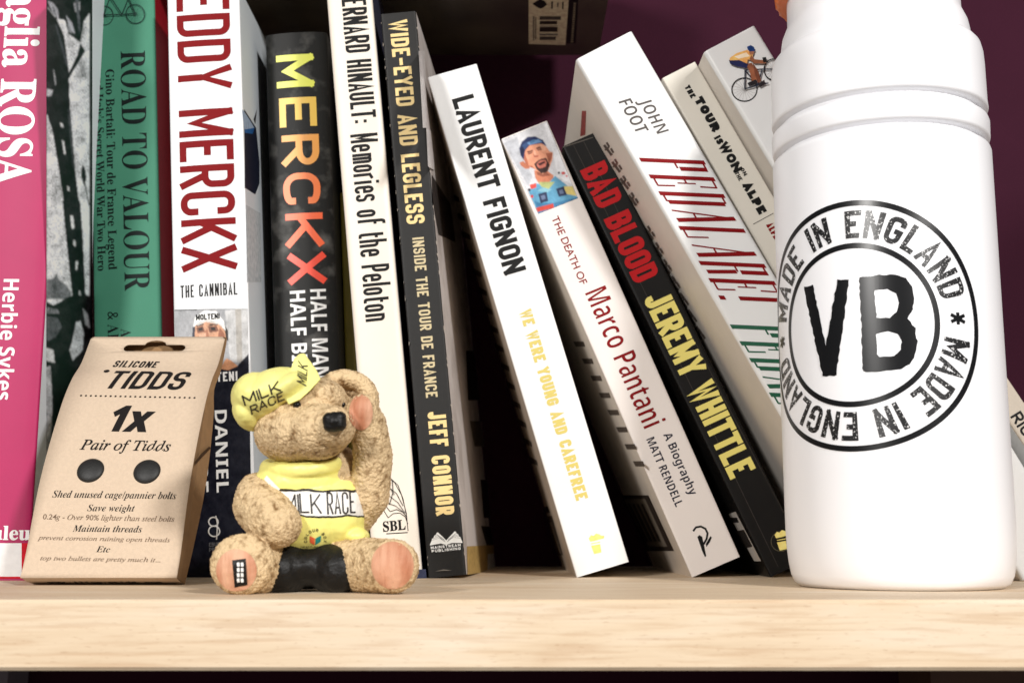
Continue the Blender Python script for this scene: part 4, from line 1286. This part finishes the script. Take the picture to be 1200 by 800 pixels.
# back panel, base flap, side gussets
nb = len(BP)
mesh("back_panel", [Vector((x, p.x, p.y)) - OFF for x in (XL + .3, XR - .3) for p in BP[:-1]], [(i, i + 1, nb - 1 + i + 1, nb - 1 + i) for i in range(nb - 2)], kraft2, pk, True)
mesh("base_flap", [Vector((x, p.x, p.y)) - OFF for x in (XL + .2, XR - .2) for p in (FP[0] + Vector((.1, .0)), (FP[0] + BP[0]) / 2 + Vector((0, -.3)), BP[0])], [(0, 1, 4, 3), (1, 2, 5, 4)], kraft, pk)
for xx, sg in ((XL + .25, 1), (XR - .25, -1)):
    V, Fc = [], []
    N = 24
    for i in range(N + 1):
        t = i / N
        a_ = FP[min(int(t * (len(FP) - 1)), len(FP) - 1)]
        c_ = BP[min(int(t * (len(BP) - 1)), len(BP) - 1)]
        for k in (0, .5, 1):
            p = a_.lerp(c_, k)
            dent = (1.2 * math.sin(math.pi * t) if k == .5 else 0)
            V.append(Vector((xx + sg * dent, p.x + (.25 if k == 0 else 0), p.y)) - OFF)
    for i in range(N):
        for k in range(2):
            Fc.append((3 * i + k, 3 * i + k + 1, 3 * i + k + 4, 3 * i + k + 3))
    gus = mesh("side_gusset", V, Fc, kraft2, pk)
# crease and thumb hole on the right gusset
def gus_px(u, v):
    p = at_x(u, v, XR + .12)
    return p - OFF
ink_mesh("gusset_crease", [gus_px(*p) + Vector((.0 + i * 0, 0, 0)) for i, p in enumerate(((228, 541), (236, 531), (245, 523), (247.5, 524.5), (238, 534), (229, 544)))], [(0, 1, 2, 3, 4, 5)], [(70, 48, 26)], pk)
pt_ink = mat("soft_black_ink", (28, 25, 24), .7, 0, spec=.15)
br_ink = mat("brown_black_ink", (112, 92, 76), .7, 0, spec=.15)
def ptext(name, s, style, p0, p1, pt_, m=pt_ink, **k):
    a, b_, t = panel_px(*p0), panel_px(*p1), panel_px(*pt_)
    V, Fc = make_text(s, style, t[1] - a[1], b_[0] - a[0], **k)
    V, Fc = sliced(V, Fc, 2.0, 1)
    sl = (b_[1] - a[1]) / (b_[0] - a[0])
    return mesh(name, [on_panel(a[0] + x, a[1] + y + sl * x, INK + l * LAY) for x, y, l in V], Fc, m, fpan, fix=False)
ptext("brand_lettering", "SILICONE", 'stroke', (131, 430), (182, 431), (131, 422.5), th=.72, gap=.8, shear=.2)
ptext("brand_lettering", "TIDDS", 'stroke', (119.5, 455), (212, 457), (119.5, 434.5), th=1.75, gap=.6, shear=.2)
x0, a0 = panel_px(125, 435)
mesh("brand_dot", [on_panel(x0 + 1.1 * math.cos(t), a0 + 1.1 * math.sin(t), INK + .03) for t in [k * math.pi / 8 for k in range(16)]], [tuple(range(16))], pt_ink, fpan, fix=False)
V, Fc = [], []
for i in range(24):
    xx, aa = panel_px(95 + i * (228 - 95) / 23, 463.5 + i * 2.6 / 23)
    o_ = len(V)
    V += [on_panel(xx + .42 * math.cos(k * math.pi / 4), aa + .42 * math.sin(k * math.pi / 4), INK) for k in range(8)]
    Fc.append(tuple(range(o_, o_ + 8)))
mesh("dotted_rule", V, Fc, pt_ink, fpan, fix=False)
ptext("quantity_lettering", "1x", 'sans', (122, 504), (172, 505), (122, 476), offset=.03, shear=.2)
ptext("product_lettering", "Pair of Tidds", 'italic', (93, 526.5), (199, 528.5), (93, 515), offset=.012)
for s, p0, p1, pt_ in (("Shed unused cage/pannier bolts", (61, 582.5), (206, 584.5), (61, 574.5)), ("Save weight", (102, 598.5), (157.5, 599), (102, 591)),
                       ("Maintain threads", (85, 622.5), (166, 623.5), (85, 615)), ("Etc", (112.5, 646.5), (128.5, 647), (112.5, 639.5))):
    ptext("small_lettering", s, 'bolditalic', p0, p1, pt_, offset=-.006)
for s, p0, p1, pt_ in (("0.24g - Over 90% lighter than steel bolts", (50, 608), (204, 611), (50, 602)), ("prevent corrosion ruining open threads", (44, 632), (199, 635), (44, 627)),
                       ("top two bullets are pretty much it...", (47, 656), (188, 658.5), (47, 651))):
    ptext("small_lettering", s, 'italic', p0, p1, pt_, br_ink, offset=.004)
# address on the base flap
fa, fb_ = FP[0], BP[0]
V, Fc = font_text("www.siliconetidds.com", 'type', 2.2, 39, .03)
dd = (fb_ - fa)
nn = Vector((dd.y, -dd.x)).normalized()
if nn.y > 0: nn = -nn
mesh("address_lettering", [Vector((XL + 7 + x, (fa + dd * (.62 - y / dd.length) + nn * .45).x, (fa + dd * (.62 - y / dd.length) + nn * .45).y)) - OFF for x, y, l in V], Fc, pt_ink, fpan, fix=False)
# the rubber domes, printed black in the card window
rub = mat("black_rubber", (24, 24, 23), .55, .2, 400, .1, 1500)
for u, v in ((106.2, 551), (172.3, 552.3)):
    xx, aa = panel_px(u, v)
    R_ = 4.75
    V, Fc = [], []
    N, Mr = 32, 6
    for j in range(Mr + 1):
        ph_ = (j / Mr) * math.pi / 2
        for k in range(N):
            t = 2 * math.pi * k / N
            V.append(on_panel(xx + R_ * math.cos(ph_) * math.cos(t), aa + R_ * math.cos(ph_) * math.sin(t), .02 + 1.5 * math.sin(ph_)))
    for j in range(Mr):
        for k in range(N):
            Fc.append((j * N + k, j * N + (k + 1) % N, (j + 1) * N + (k + 1) % N, (j + 1) * N + k))
    mesh("rubber_dome", V, Fc, rub, fpan, True)

# ------------------------------------------------------------------ teddy figurine
bear = empty("teddy_figurine", at_z(370, 693, 0))
bear.location.z = 0
BO = Vector(bear.location) / MM
tag(bear, "small seated teddy bear figurine in a yellow cap and yellow jersey", "figurine")
fur = mat("painted_fur", (214, 187, 146), .66, 0, 420, 1.0, 1300, .3, rgb2=(132, 100, 62), lo=.29, hi=.5, detail=9)
yel = mat("yellow_paint", (242, 236, 144), .5, .16, 120, .5, 300, .4)
blk = mat("black_paint", (17, 16, 15), .5, .1, 200, .8, 420, .3)
pinkp = mat("pink_pad_paint", (214, 166, 136), .6, 0, 60, .6, 320, .3, rgb2=(180, 118, 88), stretch=(3.5, 1, .6))

def blob(bm, u, v, Y, ru, rv, rd_, ang=0.0, tilt=0.0):
    """ellipsoid: centre by picture position and depth, radii in picture pixels at that depth, depth radius in mm"""
    c = at_y(u, v, Y) - BO
    s_ = (Y - CAM_Y) / F_PX
    M = Matrix.Translation(c) @ Matrix.Rotation(-math.radians(ang), 4, 'Y') @ Matrix.Rotation(math.radians(tilt), 4, 'X') @ Matrix.Diagonal((ru * s_, rd_, rv * s_, 1))
    bmesh.ops.create_icosphere(bm, subdivisions=4, radius=1, matrix=M)

def limb(bm, pts, n=14):
    """tapering limb: [(u, v, Y, r_px)]"""
    for (a, c) in zip(pts, pts[1:]):
        for k in range(n + 1):
            t = k / n
            u, v, Y, r = [a[i] + (c[i] - a[i]) * t for i in range(4)]
            blob(bm, u, v, Y, r, r, r * (Y - CAM_Y) / F_PX)

def sculpt(name, build, m, voxel=.55, smooth_n=4, disp=0.0, dscale=2.0, parent=bear, sub=0):
    bm = bmesh.new()
    build(bm)
    me = bpy.data.meshes.new(name)
    for v in bm.verts:
        v.co *= MM
    bm.to_mesh(me)
    bm.free()
    o = link(name, me, m, parent)
    r = o.modifiers.new("r", 'REMESH')
    r.mode = 'VOXEL'
    r.voxel_size = voxel * MM
    r.use_smooth_shade = True
    s_ = o.modifiers.new("s", 'SMOOTH')
    s_.iterations = smooth_n
    s_.factor = .5
    if disp:
        t = bpy.data.textures.new(name, 'CLOUDS')
        t.noise_scale = dscale * MM
        t.noise_depth = 3
        d = o.modifiers.new("d", 'DISPLACE')
        d.texture = t
        d.texture_coords = 'LOCAL'
        d.strength = disp * MM
        d.mid_level = .5
    bpy.context.view_layer.update()
    dg = bpy.context.evaluated_depsgraph_get()
    new = bpy.data.meshes.new_from_object(o.evaluated_get(dg))
    o.modifiers.clear()
    o.data = new
    new.name = name
    for p in new.polygons:
        p.use_smooth = True
    return o

def body(bm):
    blob(bm, 360, 602, 50, 56, 52, 13.5)                       # trunk
    blob(bm, 358, 552, 48, 40, 24, 10)                         # neck
    blob(bm, 353, 494, 45, 53, 45, 13.5, 12)                   # head
    blob(bm, 332, 508, 42, 33, 32, 12)                         # cheek
    blob(bm, 352, 508, 39, 42, 34, 13.0, 4)
    blob(bm, 372, 506, 35, 40, 33, 12, 8)                      # muzzle
    blob(bm, 388, 501, 31, 28, 26, 9.5)
    blob(bm, 380, 466, 46, 30, 22, 11, -25)
    blob(bm, 398, 560, 50, 26, 38, 9)                          # shoulder of the raised arm
    for k in range(22):                                        # ear: a rim round a hollow
        t = math.radians(-35 + 210 * k / 21)
        blob(bm, 404 + 30 * math.cos(t), 470 - 27 * math.sin(t), 52, 10.5, 10.5, 3.6)
    blob(bm, 404, 468, 56, 26, 24, 2.6)
    limb(bm, [(414, 612, 50, 20), (433, 582, 47, 23), (437, 535, 43, 23), (432, 498, 39, 21), (425, 481, 36, 19)])   # raised arm and paw
    limb(bm, [(301, 577, 46, 23), (305, 592, 40, 31), (318, 608, 35, 31), (327, 615, 32, 26)])          # arm across the lap
    limb(bm, [(325, 655, 46, 30), (300, 662, 36, 34), (287, 662, 31, 34)])                              # leg, sole to the front
    limb(bm, [(395, 660, 46, 30), (432, 662, 38, 31), (455, 663, 31, 31)])
    blob(bm, 284, 661, 28, 37, 35, 5.0)
    blob(bm, 460, 663, 28, 31, 31, 5.0)
    blob(bm, 362, 655, 52, 48, 30, 12)
body_o = sculpt("body", body, fur, .34, 4, 1.0, .75)

def jersey(bm):
    blob(bm, 361, 601, 49, 62, 55, 15.4)
    blob(bm, 352, 566, 47.5, 56, 33, 13.0, 6)
    blob(bm, 400, 600, 47, 30, 42, 11)
    blob(bm, 418, 628, 44, 15, 10, 6)
    for k in range(90):                                        # roll collar
        t = 2 * math.pi * k / 90
        blob(bm, 354 + 43 * math.cos(t), 545 + 5 * math.sin(t) - 2.5 * math.cos(t), 46.5 - 12.0 * math.sin(t), 6.5, 8.5, 1.7)
jm = bpy.data.materials.new("jersey_paint")
jm.use_nodes = True
nt = jm.node_tree
bs = nt.nodes["Principled BSDF"]
bs.inputs["Roughness"].default_value = .42
tc = nt.nodes.new("ShaderNodeTexCoord")
sx = nt.nodes.new("ShaderNodeSeparateXYZ")
nz = nt.nodes.new("ShaderNodeTexNoise")
nz.inputs["Scale"].default_value = 160
nt.links.new(tc.outputs["Object"], nz.inputs["Vector"])
nt.links.new(tc.outputs["Object"], sx.inputs[0])
ad = nt.nodes.new("ShaderNodeMath"); ad.operation = 'MULTIPLY_ADD'
ad.inputs[1].default_value = .0022
nt.links.new(nz.outputs["Fac"], ad.inputs[0])
nt.links.new(sx.outputs["Z"], ad.inputs[2])
rp = nt.nodes.new("ShaderNodeValToRGB")
rp.color_ramp.interpolation = 'CONSTANT'
mr = nt.nodes.new("ShaderNodeMapRange")
mr.inputs[1].default_value, mr.inputs[2].default_value = 0, .05
nt.links.new(ad.outputs[0], mr.inputs[0])
nt.links.new(mr.outputs[0], rp.inputs[0])
zb0, zb1 = (at_y(380, 606.5, 35).z + 1.1) / 50, (at_y(380, 574, 35).z + 1.1) / 50
el = rp.color_ramp.elements
Y_ = (*lin((242, 235, 136)), 1)
el[0].position, el[0].color = 0, Y_
el[1].position, el[1].color = zb0, (*lin((40, 36, 30)), 1)
for p_, c_ in ((zb0 + .013, (*lin((238, 236, 230)), 1)), (zb1 - .013, (*lin((40, 36, 30)), 1)), (zb1, Y_)):
    e_ = el.new(p_); e_.color = c_
nt.links.new(rp.outputs[0], bs.inputs["Base Color"])
bpn = nt.nodes.new("ShaderNodeBump")
bpn.inputs["Strength"].default_value = .3
bpn.inputs["Distance"].default_value = .0005
nt.links.new(nz.outputs["Fac"], bpn.inputs["Height"])
nt.links.new(bpn.outputs[0], bs.inputs["Normal"])
jer = sculpt("jersey", jersey, jm, .42, 3, .45, 3)

def shorts(bm):
    blob(bm, 362, 662, 49, 46, 27, 15.0)
    limb(bm, [(340, 664, 42, 29), (328, 668, 38, 25)], 5)
    limb(bm, [(385, 664, 42, 28), (398, 667, 39, 27)], 5)
sculpt("shorts", shorts, blk, .5, 4, .4, 2.5)

def cap(bm):
    blob(bm, 319, 464, 43, 43, 29, 15.5, 34)
    blob(bm, 303, 466, 43, 30, 30, 14.5, 40)
    blob(bm, 292, 483, 41, 17, 23, 10, 22)
    blob(bm, 340, 458, 40, 30, 17, 13.5, 38)
    # the peak, turned up: a curved plate
    out = [(338, 474), (352, 468), (364, 457), (376, 444), (371, 434), (364, 424), (357, 414), (351, 414.5), (345, 420), (341, 432), (337, 446), (333, 460)]
    fr_ = [at_y(u, v, 30.0 + .16 * (470 - v)) - BO for u, v in out]
    bk_ = [at_y(u, v, 32.4 + .16 * (470 - v)) - BO for u, v in out]
    vs = [bm.verts.new(p) for p in fr_ + bk_]
    n_ = len(out)
    bm.faces.new(vs[:n_]); bm.faces.new(vs[n_:][::-1])
    for k in range(n_):
        bm.faces.new((vs[k], vs[n_ + k], vs[n_ + (k + 1) % n_], vs[(k + 1) % n_]))
    bmesh.ops.recalc_face_normals(bm, faces=bm.faces[:])
capo = sculpt("cap", cap, yel, .36, 4, .5, 3.5)

def nose(bm):
    for du, dv in ((-6, -4), (6, -5), (-5, 5), (6, 4), (0, -5), (0, 5), (-6, 0), (6, 0)):
        blob(bm, 392 + du, 494 + dv, 21.3, 8, 7, 2.6)
    blob(bm, 392, 494, 21.0, 9, 8, 3.0)
sculpt("nose", nose, blk, .35, 2, .35, 1.0)

def decal_mesh(name, target, polys, col_or_mat, off=.14, step=None):
    """painted marks: flat shapes in picture space laid onto the sculpted surface"""
    bm = bmesh.new()
    bm.from_mesh(target.data)
    tree = BVHTree.FromBMesh(bm)
    V, Fc = [], []
    for poly in polys:
        v2, f2 = sliced([(p[0], p[1], 0) for p in poly], [tuple(range(len(poly)))], step or 3.0, 0)
        v2, f2 = sliced(v2, f2, step or 3.0, 1)
        o_ = len(V)
        ok = True
        loc = []
        for x, y, _ in v2:
            d = ray(x, y).normalized()
            h, nrm, *_r = tree.ray_cast((CAM - BO) * MM, d)
            if h is None:
                ok = False
                break
            loc.append(h / MM - d * off)
        if ok:
            V += loc
            Fc += [tuple(i + o_ for i in f) for f in f2]
    bm.free()
    return mesh(name, V, Fc, col_or_mat, bear, True, fix=False)

def quad_text(s, P0, P1, P3, th, gap=.9, jitter=0.0, style='stroke'):
    """lettering in picture space: baseline P0-P1, cap direction P0-P3 -> polygons"""
    P0, P1, P3 = Vector(P0), Vector(P1), Vector(P3)
    L, H = (P1 - P0).length, (P3 - P0).length
    V, Fc = stroke_text(s, H, L, th, gap, jitter=jitter)
    ex, ey = (P1 - P0) / L, (P3 - P0) / H
    pts = [P0 + ex * x + ey * y for x, y, l in V]
    return [[tuple(pts[i]) for i in f] for f in Fc]

hand_ink = mat("hand_painted_black", (34, 28, 24), .5, 0)
CAPP = lambda x, y: (260 + x / 6.667, 400 + y / 6.667)
JP = lambda x, y: (280 + x / 6.154, 530 + y / 6.154)
decal_mesh("cap_lettering", capo, quad_text("MILK", CAPP(180, 505), CAPP(462, 388), CAPP(155, 425), 1.8, .9, .35)
           + quad_text("RACE", CAPP(232, 575), CAPP(490, 460), CAPP(215, 505), 1.6, .9, .35), hand_ink, .2, 1.5)
decal_mesh("cap_lettering", capo, quad_text("MILK", CAPP(660, 350), CAPP(670, 190), CAPP(585, 310), 1.3, .7, .35), hand_ink, .2, 1.5)
decal_mesh("jersey_lettering", jer, quad_text("MILK", JP(322, 440), JP(600, 436), JP(312, 298), 1.9, .75, .5)
           + quad_text("RACE", JP(640, 445), JP(838, 440), JP(632, 285), 1.9, .55, .5), hand_ink, .2, 1.5)
em_o = mat("orange_paint", (232, 104, 60), .5, 0)
em_t = mat("teal_paint", (28, 134, 128), .5, 0)
decal_mesh("box_emblem", jer, [[JP(510, 600), JP(548, 618), JP(546, 666), JP(512, 648)]], em_o, .2, 1.5)
decal_mesh("box_emblem", jer, [[JP(553, 618), JP(592, 598), JP(590, 642), JP(552, 666)]], em_t, .2, 1.5)
lt = []
for i, ch in enumerate("COLOUR BOX"):
    if ch == ' ': continue
    t = math.radians(188 - i * 21.5)
    c_ = Vector(JP(552 + 70 * math.cos(t), 632 - 72 * math.sin(t)))
    rot = Vector((math.sin(t), math.cos(t)))
    upv = Vector((math.cos(t), -math.sin(t)))
    P0 = c_ - rot * 1.3 - upv * 1.7
    lt += quad_text(ch, P0, P0 + rot * 2.7, P0 + upv * 3.6, .6)
decal_mesh("emblem_lettering", jer, lt, hand_ink, .2, 1.5)
decal_mesh("emblem_lettering", jer, quad_text("MINIATURES LTD", JP(446, 688), JP(648, 688), JP(446, 674), .35, .9), hand_ink, .2, 1.5)
# white armhole piping
decal_mesh("sleeve_trim", jer, [[tuple(p) for p in (v_[i] for i in f_)] for v_, f_ in [ribbon([Vector(JP(*p)) for p in ((-10, 195), (50, 160), (120, 158), (190, 190), (250, 245))], 3.6)] for f_ in f_] if False else
           [[tuple(v_[i]) for i in ff] for v_, f_ in [ribbon([Vector(JP(*p)) for p in ((60, 128), (120, 140), (190, 178), (250, 240), (285, 275))], 5.5)] for ff in f_], mat("white_paint", (240, 238, 228), .5, .05), .25, 1.5)
# pads, eyes
pad1 = circle(277, 668, 24, 25, 24)
pad1 = [(p[0], min(p[1], 692)) for p in pad1]
decal_mesh("paw_pad", body_o, [circle(460, 662, 25, 28, 28)], pinkp, .3, 3)
decal_mesh("paw_pad", body_o, [pad1], pinkp, .3, 3)
decal_mesh("paw_pad", body_o, [circle(423, 483, 14, 21, 24)], pinkp, .35, 3)
decal_mesh("sole_stamp", body_o, [[(272, 656), (288, 654), (290, 685), (275, 688)]], blk, .5, 3)
decal_mesh("sole_stamp_lettering", body_o, [[(277.5 + (i % 2) * 4.5, 659 + 6.2 * (i // 2)), (280.5 + (i % 2) * 4.5, 658.5 + 6.2 * (i // 2)), (281 + (i % 2) * 4.5, 663 + 6.2 * (i // 2)), (278 + (i % 2) * 4.5, 663.5 + 6.2 * (i // 2))] for i in range(8)], white_ink, .62, 3)
def eye(u, v, r):
    bm = bmesh.new(); bm.from_mesh(body_o.data)
    h = BVHTree.FromBMesh(bm).ray_cast((CAM - BO) * MM, ray(u, v).normalized())[0]
    bm.free()
    me = bpy.data.meshes.new("eye")
    bm = bmesh.new()
    bmesh.ops.create_uvsphere(bm, u_segments=20, v_segments=12, radius=r * MM, matrix=Matrix.Translation(h))
    bm.to_mesh(me); bm.free()
    link("eye", me, mat("eye_gloss", (14, 12, 12), .15, 0), bear, True)
eye(348, 474, 1.2)
eye(402, 474, .8)
